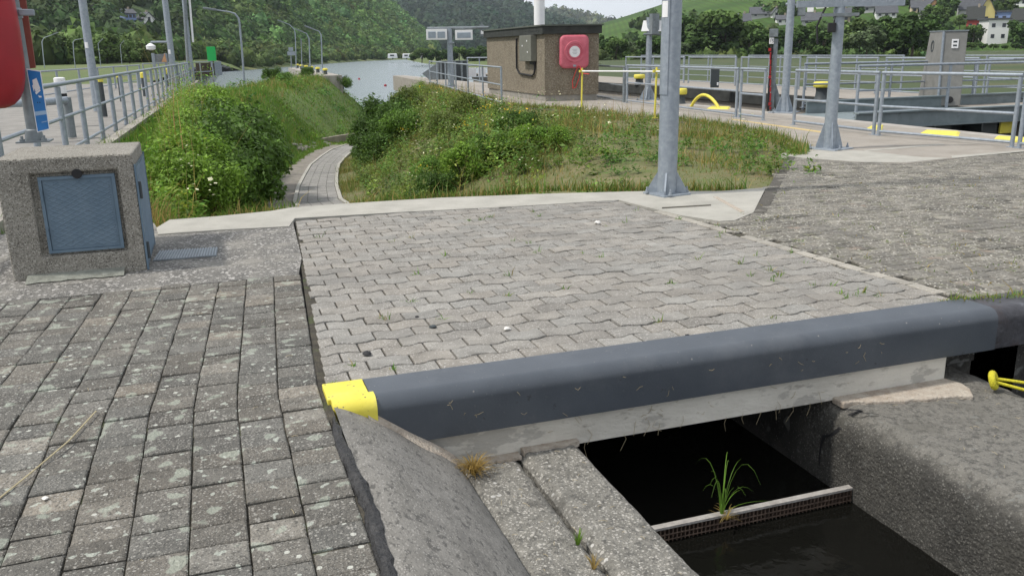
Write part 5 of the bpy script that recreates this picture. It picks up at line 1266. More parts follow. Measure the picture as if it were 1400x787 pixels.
def put_tree(kind, px, pyb, pyt, D, label, group, widen=1.0, zb=None):
    p = PD(px, pyb, D); h = PD(px, pyt, D).z - p.z
    s = (h * widen, h * widen, h)
    if kind not in used:
        used.add(kind); o = protos[kind]; o.location = p; o.scale = s; o.rotation_euler = (0, 0, random.uniform(0, 6)); o['label'] = label
    else: o = copy_thing(protos[kind], p, s, random.uniform(0, 6), label)
    o['group'] = group; return o
ordn = ['first', 'second', 'third', 'fourth', 'fifth', 'sixth', 'seventh', 'eighth', 'ninth', 'tenth', 'eleventh', 'twelfth', 'thirteenth', 'fourteenth', 'fifteenth', 'sixteenth', 'seventeenth', 'eighteenth', 'nineteenth', 'twentieth', 'twenty-first', 'twenty-second', 'twenty-third', 'twenty-fourth', 'twenty-fifth', 'twenty-sixth', 'twenty-seventh', 'twenty-eighth', 'twenty-ninth', 'thirtieth']
look = {'dark': 'dark green round', 'mid': 'mid green spreading', 'light': 'light green round', 'tall': 'tall narrow dark', 'willow': 'pale grey-green spreading'}
rt = [('dark', 826, 82, 44), ('mid', 842, 82, 50), ('willow', 866, 82, 56), ('tall', 880, 82, 46), ('dark', 905, 82, 40), ('willow', 925, 83, 52), ('dark', 948, 82, 10), ('tall', 962, 82, 18), ('mid', 978, 82, 8), ('tall', 990, 82, 20), ('dark', 1006, 82, 28), ('mid', 1024, 82, 26),
      ('tall', 1040, 82, 32), ('dark', 1056, 82, 34), ('dark', 1085, 82, 30), ('mid', 1103, 82, 28), ('light', 1118, 82, 62), ('tall', 1124, 80, 34), ('light', 1168, 78, 22), ('willow', 1184, 79, 34), ('dark', 1208, 79, 16), ('mid', 1222, 79, 24), ('dark', 1246, 79, 10), ('dark', 1262, 79, 22), ('tall', 1240, 79, 20), ('willow', 1200, 80, 44), ('mid', 1256, 80, 36), ('dark', 1278, 76, 34)]
for k, (kd, px, pb_, pt) in enumerate(sorted(rt, key=lambda a: a[1])):
    put_tree(kd, px, pb_, pt, random.uniform(185, 225), '%s tree, %s from the left in the row beyond the right-hand meadow' % (look[kd], ordn[k]), 'trees beyond the right-hand meadow', 1.15 if kd != 'tall' else 1.5)
for k, (kd, px, pb_, pt, D, lb) in enumerate([('mid', 1330, 58, 32, 290, 'green garden tree in front of the red house'), ('light', 1312, 40, 18, 330, 'light garden tree left of the yellow gabled house'), ('dark', 1396, 66, 20, 260, 'dark tree cut by the right edge of the picture before the white house'), ('dark', 1293, 30, -6, 370, 'dark village tree left of the yellow gabled house'), ('mid', 1276, 44, 4, 340, 'village tree right of the small cream gabled house'), ('light', 1372, 12, 3, 380, 'small light tree before the white upper house'), ('tall', 1172, 24, -4, 330, 'slim tree rising above the crossarm at the top of the picture'), ('light', 1388, 8, -6, 380, 'garden tree at the top right corner')]):
    put_tree(kd, px, pb_, pt, D, lb, 'village trees', 1.1)
for k in range(10):
    px = 1268 + k * 15; put_tree(random.choice(['dark', 'mid']), px, 68, random.uniform(57, 62), 250, 'low hedge bush, %s from the left below the white house' % ordn[k], 'hedge bushes below the white house', 1.8)
lt = [('mid', 44, 94, 40), ('dark', 58, 95, 46), ('mid', 74, 96, 40), ('light', 92, 96, 44), ('dark', 112, 95, 50), ('mid', 124, 94, 48), ('light', 148, 93, 42), ('mid', 164, 92, 50), ('light', 178, 92, 58), ('dark', 190, 91, 52), ('mid', 204, 91, 62), ('dark', 216, 90, 55), ('dark', 10, 96, 40), ('mid', 28, 96, 46)]
for k, (kd, px, pb_, pt) in enumerate(sorted(lt, key=lambda a: a[1])):
    put_tree(kd, px, pb_, pt, random.uniform(170, 215), '%s tree, %s from the left in the row behind the left railing' % (look[kd], ordn[k]), 'trees behind the left railing', 1.2)
for k in range(9):
    px = 232 + k * 13; put_tree(('dark', 'mid', 'dark')[k % 3], px, 88.5 - k * .3, 66 + (k % 3) * 3, 330, '%s tree, %s from the left at the river bank behind the green panel' % (look[('dark', 'mid', 'dark')[k % 3]], ordn[k]), 'bank trees behind the green panel', 1.3)
for k, (px, pt) in enumerate([(566, 72), (577, 64), (590, 66), (603, 68), (614, 64), (628, 62), (642, 64), (655, 60), (663, 60)]):
    kd = ('dark', 'mid', 'dark', 'dark')[k % 4]; put_tree(kd, px, 85 + .04 * (px - 566), pt, 330, '%s tree, %s from the left on the river bend beside the signal mast' % (look[kd], ordn[k]), 'trees on the river bend', 1.35)
for k, (px, pt, D) in enumerate([(360, 83, 300), (378, 78, 320), (398, 82, 340), (418, 80, 380), (432, 79, 400), (446, 76, 430), (462, 77, 460), (478, 78, 520), (345, 84, 280), (500, 76, 600), (530, 74, 680)]):
    kd = ('light', 'mid', 'dark')[k % 3]; b = PD(px, 90 - .06 * (px - 345), D); put_tree(kd, px, 90.5 - .055 * (px - 345), pt, D, '%s waterside bush, %s in the line along the left river bank' % (look[kd], ordn[k]), 'bushes along the left river bank', 1.6)

rg = np.random.default_rng(61); hp_ = []
for k in range(420):
    px = rg.uniform(822, 1272); D = rg.uniform(195, 235); d = px_dir(px); hp_.append((d[0] * D, d[1] * D, PD(px, 82.5 - .007 * (px - 822), D).z - .6))
forest('hedge_bushes', np.array(hp_), 1.15, (.075, .115, .036), 62, 44, hue=.3, label='low bushes filling the foot of the tree row beyond the meadow')
# ---- houses
m_slate = flat('slate_roof', (.075, .08, .09), .8, var=.2, scale=1)
m_win = flat('window_dark', (.03, .035, .045), .2)
WALLS = {'white': flat('white_render', (.72, .72, .70), .9, var=.03), 'cream': flat('cream_render', (.62, .52, .36), .9, var=.03), 'yellow': flat('yellow_render', (.66, .56, .22), .9, var=.03), 'red': flat('red_render', (.36, .06, .05), .9),
         'blue': flat('blue_render', (.22, .30, .52), .9), 'pink': flat('pink_render', (.62, .34, .27), .9), 'orange': flat('orange_render', (.62, .34, .18), .9), 'grey': flat('grey_render', (.42, .42, .42), .9), 'stone': flat('stone_render', (.33, .28, .22), .9)}
def surf_D(surf, px, py):
    t = np.linspace(0, 1, 400); p = surf(np.full(400, float(px)), t); r = np.array([proj(q)[1] for q in p]); k = int(np.argmin(np.abs(r - py))); return float(np.hypot(p[k][0], p[k][1]))
def house(label, wall, px0, px1, pyb, pye, pyr, D, deep=8, gable='front', yaw=0.0, roof=None, wins=2, floors=2, flat_roof=False):
    a, c = PD(px0, pyb, D), PD(px1, pyb, D); v = c - a; v.z = 0; wl = v.length; ctr = (a + c) / 2; ang = math.atan2(v.y, v.x) + yaw
    k = D / 1180; h = (pyb - pye) * k; hr = (pyb - pyr) * k; M = Matrix.Translation(Vector((ctr.x, ctr.y, a.z))) @ Matrix.Rotation(ang, 4, 'Z')
    t = thing('house', label, 'house', (ctr.x, ctr.y, a.z), 'village houses'); x0, x1 = -wl / 2, wl / 2
    mb = MB()
    if flat_roof:
        mb.box((x0, 0, -4), (x1, deep, h), M)
    elif gable == 'front':
        pr = [(x0, -4), (x1, -4), (x1, h), (0, hr - .05), (x0, h)]; n = 5
        mb.v = [M @ Vector((x, 0, z)) for x, z in pr] + [M @ Vector((x, deep, z)) for x, z in pr]; mb.c = [(1, 1, 1)] * 10
        mb.f = [tuple(range(5)), tuple(range(9, 4, -1))] + [(i, i + 5, (i + 1) % 5 + 5, (i + 1) % 5) for i in range(5)]
    else:
        pr = [(0, -4), (deep, -4), (deep, h), (deep / 2, hr - .05), (0, h)]
        mb.v = [M @ Vector((x0, y, z)) for y, z in pr] + [M @ Vector((x1, y, z)) for y, z in pr]; mb.c = [(1, 1, 1)] * 10
        mb.f = [tuple(range(5)), tuple(range(9, 4, -1))] + [(i, i + 5, (i + 1) % 5 + 5, (i + 1) % 5) for i in range(5)]
    mb.build('wall', WALLS[wall], t)
    rm = MB(); e = .5; th = .3
    if flat_roof: rm.box((x0 - e, -e, h + .01), (x1 + e, deep + e, h + .5), M)
    elif gable == 'front':
        for sx in (-1, 1):
            xe = x1 * sx + e * sx; ze = h - (hr - h) / (wl / 2) * e
            rm.add([M @ Vector(p_) for p_ in [(0, -e, hr), (xe, -e, ze), (xe, deep + e, ze), (0, deep + e, hr), (0, -e, hr + th), (xe, -e, ze + th), (xe, deep + e, ze + th), (0, deep + e, hr + th)]], [(0, 1, 2, 3), (4, 5, 6, 7), (0, 1, 5, 4), (1, 2, 6, 5), (2, 3, 7, 6), (3, 0, 4, 7)])
    else:
        for (ya, yb) in ((deep / 2, -e), (deep / 2, deep + e)):
            ze = h - (hr - h) / (deep / 2) * e
            rm.add([M @ Vector(p_) for p_ in [(x0 - e, ya, hr), (x0 - e, yb, ze), (x1 + e, yb, ze), (x1 + e, ya, hr), (x0 - e, ya, hr + th), (x0 - e, yb, ze + th), (x1 + e, yb, ze + th), (x1 + e, ya, hr + th)]], [(0, 1, 2, 3), (4, 5, 6, 7), (0, 1, 5, 4), (1, 2, 6, 5), (2, 3, 7, 6), (3, 0, 4, 7)])
    ro = rm.build('roof', roof or m_slate, t)
    if not flat_roof: attach(MB().box((wl * .1, deep * .45, hr - .8), (wl * .1 + .7, deep * .45 + .7, hr + 1.1), M).build('chimney', WALLS['stone'], None), ro)
    for f in range(floors):
        for w_ in range(wins):
            x = x0 + wl * (w_ + .5) / wins; z = h * (f + .3) / floors
            MB().box((x - .55, -.06, z), (x + .55, -.004, z + 1.25), M).build('window', m_win, t)
    return t
L_HILL = [('white gabled house on the wooded left hill slope', 'white', 197, 213, 35, 27, 20, 'front', .35, None, 1), ('blue house with a slate roof on the left hill', 'blue', 171, 187, 27, 20, 15, 'side', .3, None, 3),
          ('white house half hidden behind the nearest left mast', 'white', 120, 135, 23, 19, 11, 'front', -.3, None, 1), ('small pink gabled house low on the left hill', 'pink', 194, 205, 53, 48, 42, 'front', .2, None, 1),
          ('low stone house among trees below the blue house', 'stone', 170, 188, 40, 36, 32, 'side', .1, None, 3)]
for lb, wl_, a, b, yb, ye, yr, g, yw, rf, wn in L_HILL:
    house(lb, wl_, a, b, yb, ye, yr, surf_D(sA, (a + b) / 2, yb) - 4, 9, g, yw, rf, wn, 3 if wl_ == 'white' and yb == 35 else 1)
m_brownroof = flat('brown_roof', (.12, .075, .06), .8)
V_ = [('yellow gabled house with a slate roof above the red house', 'yellow', 1336, 1359, 33, 20, 3, 330, 12, 'front', .25, None, 1, 1, False),
      ('slate-roofed house joined left of the yellow gable', 'grey', 1310, 1338, 30, 16, 2, 336, 9, 'side', .1, None, 2, 1, False),
      ('red house with a steep dark roof', 'red', 1320, 1342, 43, 29, 16, 310, 8, 'side', .0, m_fascia, 2, 1, False),
      ('white block house with a dark car port in the village', 'white', 1348, 1378, 57, 33, 30, 300, 9, 'side', .35, None, 2, 2, True),
      ('pale blue flat-roofed house behind the white block', 'blue', 1356, 1388, 32, 20, 15, 325, 8, 'side', .0, None, 3, 1, True),
      ('small cream gabled house between village trees', 'cream', 1275, 1290, 28, 21, 13, 350, 10, 'front', .35, None, 1, 1, False),
      ('slate roof house left of the cream gable', 'grey', 1258, 1277, 25, 19, 12, 352, 8, 'side', .1, None, 2, 1, False),
      ('orange gabled house at the top of the village', 'orange', 1271, 1283, 14, 8, 2, 390, 10, 'front', .2, None, 1, 1, False),
      ('long white house with square windows at the top right', 'white', 1346, 1376, 8, 2, -6, 400, 8, 'side', 0, None, 4, 1, False),
      ('cream house with a dark roof at the upper village', 'cream', 1246, 1270, 18, 12, 4, 400, 8, 'side', .1, None, 3, 1, False),
      ('stone house with a grey roof left of the crossarm mast', 'stone', 1004, 1026, 35, 30, 21, 380, 8, 'side', .1, None, 2, 1, False),
      ('white gabled house left of the slimmer mast', 'white', 1056, 1067, 23, 19, 13, 390, 9, 'front', .2, None, 1, 1, False),
      ('grey slate-roofed house uphill of the white gable', 'grey', 1026, 1054, 24, 20, 12, 400, 9, 'side', .05, None, 2, 1, False),
      ('white house behind the lamp housing', 'white', 1062, 1080, 33, 28, 23, 370, 8, 'side', .1, None, 2, 1, False),
      ('white house half hidden behind the hanging plate', 'white', 1117, 1133, 10, 3, -4, 380, 8, 'front', .1, None, 2, 1, False),
      ('grey house with a wide slate roof below the crossarm', 'grey', 1178, 1206, 16, 11, 3, 380, 9, 'side', 0, None, 2, 1, False),
      ('low slate-roofed house between the two right masts', 'grey', 1096, 1122, 34, 29, 20, 370, 9, 'side', 0, None, 2, 1, False),
      ('slate roof house left of the camera mast', 'stone', 1140, 1162, 30, 24, 14, 380, 9, 'side', 0, None, 2, 1, False),
      ('grey roofed house right of the flared mast top', 'white', 1198, 1226, 24, 19, 10, 375, 9, 'side', .1, None, 3, 1, False),
      ('house with a dark roof at the right edge of the village', 'grey', 1380, 1402, 40, 30, 18, 315, 9, 'side', -.2, m_fascia, 2, 1, False),
      ('white house at the top right corner', 'white', 1386, 1404, 8, 2, -6, 395, 9, 'side', 0, None, 2, 1, False)]
for (lb, wl_, a, b, yb, ye, yr, D, dp, g, yw, rf, wn, fl, ff) in V_:
    D = surf_D(sD, (a + b) / 2, yb) - 3
    house(lb, wl_, a, b, yb, ye, yr, D, dp, g, yw, rf, wn, fl, ff)
# caravans on the far bank, buoys on the water
for k, (px, w_) in enumerate([(537, 13), (556, 11), (577, 5)]):
    D = 340 if px > 560 else 430; p = PD(px, 81.5, D); k_ = D / 1180
    t = thing('caravan', 'white caravan on the far river bank, ' + ('left', 'middle', 'right')[k] + ' of the three', 'caravan', tuple(p), 'caravans on the far bank')
    d = px_dir(px); M = Matrix.Translation(p) @ Matrix.Rotation(math.atan2(-d[0], d[1]), 4, 'Z'); hw = w_ * k_ / 2
    MB().add([M @ Vector(q) for q in [(-hw, 0, .5), (hw, 0, .5), (hw, 2.2, .5), (-hw, 2.2, .5), (-hw * .9, 0, 2.7), (hw * .85, 0, 2.7), (hw * .85, 2.2, 2.7), (-hw * .9, 2.2, 2.7)]], [(3, 2, 1, 0), (4, 5, 6, 7), (0, 1, 5, 4), (1, 2, 6, 5), (2, 3, 7, 6), (3, 0, 4, 7)]).build('body', m_white, t, bevel=.25)
    MB().box((-hw * .5, -.03, 1.5), (hw * .3, -.003, 2.2), M).build('window', m_win, t)
    MB().lathe([(.35, 0), (.35, .2)], M @ Vector((0, .2, .35)), 12, 'y').build('wheel', m_black, t)
for k, (px, py) in enumerate([(491, 109), (527, 118)]):
    p = P(px, py, WZ); t = tag(MB().lathe([(.03, -.2), (.19, -.08), (.22, .08), (.16, .24), (.03, .30)], p, 14).build('buoy', m_red, None, smooth=True), 'red buoy floating on the river, ' + ('farther' if k == 0 else 'nearer') + ' of the two', 'buoy', 'red buoys')
# ---- left masts, lamps and the pier
def plain_mast(label, b, top, r, m=m_galv, sticker=None):
    t = thing('light_mast', label, 'mast', tuple(b)); MB().tube([b, b + Vector((0, 0, top))], [r, r * .8], 16).build('tube', m, t, smooth=True)
    if sticker:
        z0, z1 = zat(b.x, b.y, sticker[1]), zat(b.x, b.y, sticker[0]); a = math.atan2(-b.y, -b.x); rr = r * .93
        wrap(b, rr, a - .9, a - .1, z0, z1, .012).build('sticker', m_white, t)
    return t
b = P(134, 152); plain_mast('nearest galvanised mast behind the left railing, with a small white sticker', b, 9, .125, sticker=(58, 66))
b = P(240, 124); t = plain_mast('second galvanised mast behind the left railing, with a short side arm', b, 9, .15, sticker=(68, 74))
D = b.xy.length; q0, q1 = PD(232, 57.5, D), PD(206, 57, D); q1.z = q0.z; MB().tube([q0, q1], .05, 8).build('side_arm', m_galv, t); MB().lathe([(.05, .12), (.22, 0), (.2, -.15), (.05, -.2)], PD(206, 63, D), 12).build('lamp', m_white, t, smooth=True); MB().tube([q1, PD(206, 62, D)], .03, 6).build('hanger', m_galv, t)
b = P(264, 114); t = plain_mast('clustered pair of grey masts at the end of the left walkway', b, 9, .13); D = b.xy.length
MB().tube([PD(259, 105, D), PD(251, -20, D)], .13, 10).build('tube', m_galvd, t, smooth=True); MB().tube([PD(264, 58, D), PD(257, -25, D)], .06, 8).build('white_pole', m_white, t, smooth=True)
GP = thing('green_panel', 'bright green square panel on a post at the end of the left railing', 'sign', tuple(PD(289, 86, 62)))
hang(284, 64, 294, 83.5, 61.5, .04, m_green, 'panel', GP); MB().tube([PD(289, 82, 61.6), PD(289.5, 92, 61.6)], .05, 8).build('post', m_galv, GP)
t = thing('brown_shutter', 'dark brown slatted panel below the green panel', 'shutter', tuple(PD(280, 104, 61))); hang(269, 86, 293, 104, 62.5, .1, flat('dark_brown', (.06, .045, .035), .8), 'panel', t)
for k, px in enumerate((294.5, 299)): hang(px, 84, px + 3.2, 103, 62, .3, m_galv, 'post', t)
t = thing('lock_machinery', 'small grey machine frame with an orange part beside the second left mast', 'machine', tuple(PD(220, 90, 48)))
hang(210, 74, 229, 86, 48, .4, m_galvd, 'panel', t); hang(209, 73, 211, 92, 47.9, .08, m_galv, 'leg', t); hang(226, 73, 228, 92, 47.9, .08, m_galv, 'leg', t)
mb = MB(); q = [PD(221, 85, 47.8), PD(228, 85, 47.8), PD(225, 73, 47.8)]; mb.v = q + [p_ + Vector((.0, .1, 0)) for p_ in q]; mb.c = [(1, 1, 1)] * 6; mb.f = [(0, 1, 2), (5, 4, 3), (0, 3, 4, 1), (1, 4, 5, 2), (2, 5, 3, 0)]; mb.build('orange_part', WALLS['orange'], t)
hang(190, 74, 228, 76.5, 48, .1, m_galvd, 'beam', t) if False else None
def lamp(label, bx, by, Dd, pts, r=.06, group=None, rise=None):
    ps = [PD(px, py, Dd) for px, py in pts]; t = thing('street_lamp', label, 'street lamp', tuple(ps[0]), group)
    MB().tube(ps, [r] * (len(ps) - 2) + [r * .7, r * .6], 8).build('pole', m_galv, t, smooth=True)
    e = ps[-1]; v = (ps[-1] - ps[-2]).normalized(); M = Matrix.Translation(e) @ v.to_track_quat('X', 'Z').to_matrix().to_4x4()
    MB().box((0, -.12, -.05), (.7, .12, .06), M).build('lamp_head', m_galvd, t, bevel=.03); return t
lamp('tall curved street lamp on the bank beside the bushy mound', 0, 0, 52, [(334, 112), (331, 70), (327.5, 32), (326, 25), (321, 19), (313, 16.5), (296, 14)], .055)
for k, (pts, D) in enumerate([([(61, 93), (59, 75), (57.5, 57), (60, 52), (71, 48)], 110), ([(103, 93), (101, 75), (100, 58), (102, 55), (113, 53)], 125), ([(138, 92), (136, 75), (134, 60), (136, 58)], 140), ([(167, 90), (165.5, 75), (164.5, 62), (166, 60)], 155)]):
    lamp('thin street lamp on the far meadow, %s from the left' % ordn[k], 0, 0, D, pts, .055, 'thin street lamps on the meadow')
pier = [P(436, 101, -.15), P(394, 92, -.15)]
a, b = PD(437, 102, 66), PD(394, 91.5, 108); a.z = b.z = EYE - 66 * (102 - 74) / 1180
d = (b - a); d.z = 0; n_ = Vector((d.y, -d.x, 0)).normalized() * 1.6
t = thing('river_pier', 'grey river pier wall running out into the water beyond the left bank', 'pier', tuple(a))
MB().add([a + Vector((0, 0, -5)), b + Vector((0, 0, -5)), b + n_ + Vector((0, 0, -5)), a + n_ + Vector((0, 0, -5)), a, b, b + n_, a + n_], [(3, 2, 1, 0), (4, 5, 6, 7), (0, 1, 5, 4), (1, 2, 6, 5), (2, 3, 7, 6), (3, 0, 4, 7)]).build('wall', m_quay, t)
for k in range(6):
    q = a.lerp(b, .1 + .16 * k) + n_ * .5; tt = thing('pier_bollard', 'small yellow-topped bollard on the river pier, %s along it' % ordn[k], 'bollard', tuple(q), 'bollards on the river pier')
    MB().lathe([(.16, 0), (.13, .3)], q, 10).build('body', m_dark, tt); MB().lathe([(.2, .3), (.2, .42), (.1, .46)], q, 10).build('cap', m_yellow, tt)
for k, (pts, D) in enumerate([([(405, 98), (404.5, 70), (403.5, 46), (402, 40), (396, 34), (388, 31)], 100), ([(413, 100), (412.5, 80), (412, 63)], 92), ([(424.5, 101), (423.5, 80), (422.5, 53), (419, 46), (414, 44)], 82), ([(441, 100), (440, 75), (439, 48), (436, 43), (428, 40)], 74)]):
    lamp('grey pier lamp over the river, %s from the left' % ordn[k], 0, 0, D, pts, .055, 'lamps along the river pier')
t = thing('pier_sign', 'pale double sign board on a pole at the pier end', 'sign', tuple(PD(398, 92, 106))); MB().tube([PD(398.5, 93, 106), PD(397.5, 66, 106)], .08, 8).build('pole', m_galvd, t)
hang(393, 70.5, 403, 76, 105.8, .08, m_galv, 'board', t); hang(394.5, 65, 400.5, 70, 105.8, .08, m_galv, 'board', t)
# yellow-topped posts behind the left railing
for k, (px, pt, pb_, D) in enumerate([(138, 104, 119, 27), (164, 100, 111, 36), (197, 99, 113, 40), (229, 94, 108, 52)]):
    q = PD(px, pb_, D); t = thing('bollard', 'yellow-topped bollard behind the left railing, %s from the left' % ordn[k], 'bollard', tuple(q), 'bollards behind the left railing'); z0 = zat(q.x, q.y, pt) - q.z; z1 = zat(q.x, q.y, pt + (pb_ - pt) * .55) - q.z; r = D / 1180 * 3.4
    MB().lathe([(r * .9, min(-.02, -q.z)), (r * .8, z1)], q, 14).build('body', m_dark, t); MB().lathe([(r * 1.05, z1 + .002), (r * 1.05, z0 - .03), (r * .8, z0)], q, 14).build('cap', m_yellow, t)
q = PD(84, 128, 24); t = thing('bollard', 'white-topped dark bollard behind the pipe guard', 'bollard', tuple(q)); MB().lathe([(.12, -.7), (.12, .0)], q, 14).build('body', m_black, t); MB().lathe([(.125, .002), (.13, .36), (.09, .38)], q, 14).build('cap', m_white, t)
# yellow rope loop lying on the channel wall
q = P(1357, 529, -.40)
RP = thing('mooring_rope', 'yellow rope with a thick round knot lying on the channel wall top at right', 'rope', tuple(q))
M = Matrix.Translation(q + Vector((0, 0, .045))) @ Matrix.Rotation(R_(35), 4, 'Z') @ Matrix.Rotation(R_(72), 4, 'X')
ps = [M @ Vector((.040 * math.cos(2 * math.pi * k / 20), .040 * math.sin(2 * math.pi * k / 20), 0)) for k in range(21)]
MB().tube(ps, .020, 10, cap=False).build('knot', m_rope, RP, smooth=True)
e0, e1 = P(1412, 546, -.44), P(1412, 538, -.43)
def rope(a, b_, s, nm): 
    pts = [a.lerp(b_, t) + Vector((0, 0, s * math.sin(math.pi * t))) for t in np.linspace(0, 1, 12)]; MB().tube(pts, .0095, 8).build(nm, m_rope, RP, smooth=True)
rope(q + Vector((-.005, -.01, .04)), e0 + Vector((.2, -.12, 0)), -.004, 'strand'); rope(q + Vector((.01, .015, .05)), e1 + Vector((.2, -.1, .01)), .01, 'strand')

# ================================================================== vegetation on the banks
def sample_bank(n, x0, x1, y0, y1, seed, keep=None):
    rg = np.random.default_rng(seed); x = rg.uniform(x0, x1, n); y = y0 + (y1 - y0) * rg.uniform(0, 1, n)
    lc, lf, rf, rc = (np.interp(y, TY, a) for a in (T_LC, T_LF, T_RF, T_RC)); pc = np.interp(y, PY_, PXC)
    ok = (x < deck_x(y) + .1 + .15 * np.sin(y * 3)) & (x > -2.3 + (y - 10) * .033) & ~((y < 41) & (x > pc - 1.22 + .1 * np.sin(y * 5)) & (x < pc + .58 + .06 * np.sin(y * 7)))
    ok &= x > bank_left(y) + .2
    ok &= ~((y < 9.25) & (x < 4.4)) & ~((y < 8.95))
    tl = (x - lc) / (lf - lc); tr = (rc - x) / (rc - rf); left = x < (lf + rf) / 2
    z = valley(x, y)
    if keep is not None: ok &= keep(x, y, tl, tr, left, rg)
    return x[ok], y[ok], z[ok], np.where(left, tl, tr)[ok], left[ok]
def pcol(x, y, z):
    q = np.stack([x, y, z - EYE]); c = AX @ q; return 700 + FPX * c[0] / c[2]
def clump(x, y, s=1.0, p=0.): return np.sin(x * 1.9 * s + p) * np.sin(y * 1.1 * s + 1.7 * p) + .6 * np.sin(x * 4.1 * s + y * 2.3 * s + p)
def blades(name, x, y, z, h, w_, tone, seed, lean=.35, hv=.35, label=None, dry=None, drytone=(.24, .19, .085)):
    rg = np.random.default_rng(seed); n = len(x); hh = h * np.exp(rg.normal(0, hv, n)); a = rg.uniform(0, 2 * np.pi, n); ln = np.abs(rg.normal(0, lean, n)) * hh
    b = np.stack([x, y, z - .02], -1); wd = np.stack([np.cos(a), np.sin(a), 0 * a], -1) * (w_ * rg.uniform(.6, 1.5, n))[:, None]
    a2 = rg.uniform(0, 2 * np.pi, n); mid = b + np.stack([np.cos(a2) * ln * .35, np.sin(a2) * ln * .35, hh * .6], -1); tip = b + np.stack([np.cos(a2) * ln, np.sin(a2) * ln, hh], -1)
    v = np.stack([b - wd, b + wd, mid + wd * .7, mid - wd * .7, tip], 1).reshape(-1, 3); o = (np.arange(n) * 5)[:, None]
    f = np.concatenate([o + np.array([[0, 1, 2]]), o + np.array([[0, 2, 3]]), o + np.array([[3, 2, 4]])])
    c = np.array(tone)[None] * np.exp(rg.normal(0, .22, n))[:, None] * np.stack([np.exp(rg.normal(0, .15, n)), np.ones(n), np.ones(n)], -1)
    if dry is not None: d = (rg.uniform(0, 1, n) < dry)[:, None]; c = np.where(d, np.array(drytone)[None] * np.exp(rg.normal(0, .2, n))[:, None], c)
    ob = arr_mesh(name, v, f, m_leaf, np.repeat(c, 5, 0)); ob['kind'] = 'stuff'
    if label: ob['label'] = label
    return ob
def weeds(name, x, y, z, h, tone, seed, nl=26, ls=.045, spread=.10, label=None, hv=.3, huev=.25):
    rg = np.random.default_rng(seed); n = len(x); hh = h * np.exp(rg.normal(0, hv, n)); m_ = n * nl
    t = rg.uniform(.12, 1, m_); ang = rg.uniform(0, 2 * np.pi, m_); H_ = np.repeat(hh, nl); lean = np.repeat(rg.normal(0, .12, (n, 2)), nl, 0)
    rad = spread * (1.15 - .75 * t) * np.sqrt(H_ / .6) * rg.uniform(.3, 1.2, m_)
    c = np.stack([np.repeat(x, nl) + np.cos(ang) * rad + lean[:, 0] * t * H_, np.repeat(y, nl) + np.sin(ang) * rad + lean[:, 1] * t * H_, np.repeat(z, nl) + t * H_], -1)
    out = np.stack([np.cos(ang), np.sin(ang), rg.uniform(-.3, .7, m_)], -1) + rg.normal(0, .35, (m_, 3)); out /= np.linalg.norm(out, axis=1)[:, None]
    sd = np.cross(out, np.array([0, 0, 1.]) + rg.normal(0, .3, (m_, 3))); sd /= np.linalg.norm(sd, axis=1)[:, None]
    L = (ls * rg.uniform(.6, 1.6, m_) * (1.2 - .5 * t))[:, None]
    q = np.stack([c, c + out * L + sd * L * .42, c + out * L * 2.1 - np.array([0, 0, .25]) * L, c + out * L - sd * L * .42], 1).reshape(-1, 3)
    pl = np.array(tone)[None] * np.exp(rg.normal(0, huev, n))[:, None] * np.stack([np.exp(rg.normal(0, .18, n)), np.ones(n), np.exp(rg.normal(0, .15, n))], -1)
    cc = np.repeat(pl, nl, 0) * np.exp(rg.normal(0, .18, m_))[:, None]
    ob = arr_mesh(name, q, np.arange(m_ * 4).reshape(-1, 4), m_leaf, np.repeat(cc, 4, 0)); ob['kind'] = 'stuff'
    if label: ob['label'] = label
    return ob
# grass
g = sample_bank(150000, -2.4, 5, 9, 44, 1, lambda x, y, t, r, l, rg: l & (rg.uniform(0, 1, x.shape) < np.clip(1.5 - y / 60, .3, 1)))
blades('grass', g[0], g[1], g[2], .11 + .10 * np.clip(clump(g[0], g[1]), 0, 1), .0075, (.095, .18, .034), 2, dry=.07, label='bright green grass on the left bank of the ramp')
g = sample_bank(60000, -2, 16, 40, 84, 3, lambda x, y, t, r, l, rg: l)
blades('grass', g[0], g[1], g[2], np.where(g[3] < .15, .18, .085), .016, (.100, .175, .036), 4, dry=.08, label='grass on the far end of the left bank')
g = sample_bank(30000, -2, 14, 26, 84, 33, lambda x, y, t, r, l, rg: l & (t < .22) & (clump(x, y, .5) > -.3))
blades('tall_grass', g[0], g[1], g[2], .28, .010, (.15, .165, .06), 34, dry=.4, drytone=(.27, .215, .11), label='tall brownish seeding grass on top of the left bank')
g = sample_bank(200000, 2.5, 12, 9, 47, 5, lambda x, y, t, r, l, rg: ~l & (x < deck_x(y) - .25 * rg.uniform(0, 1, x.shape)) & (rg.uniform(0, 1, x.shape) < np.clip(.35 + .6 * clump(x, y, .9, 2) + .3 * (r > 1), .08, 1)))
blades('grass', g[0], g[1], g[2], (.055 + .09 * np.clip(clump(g[0], g[1], 1, 1), 0, 1)) * np.clip((g[1] - 4) / 8, .6, 1.6), .0048, (.095, .140, .034), 6, lean=.75, dry=.42, label='patchy dry grass on the right bank of the ramp')
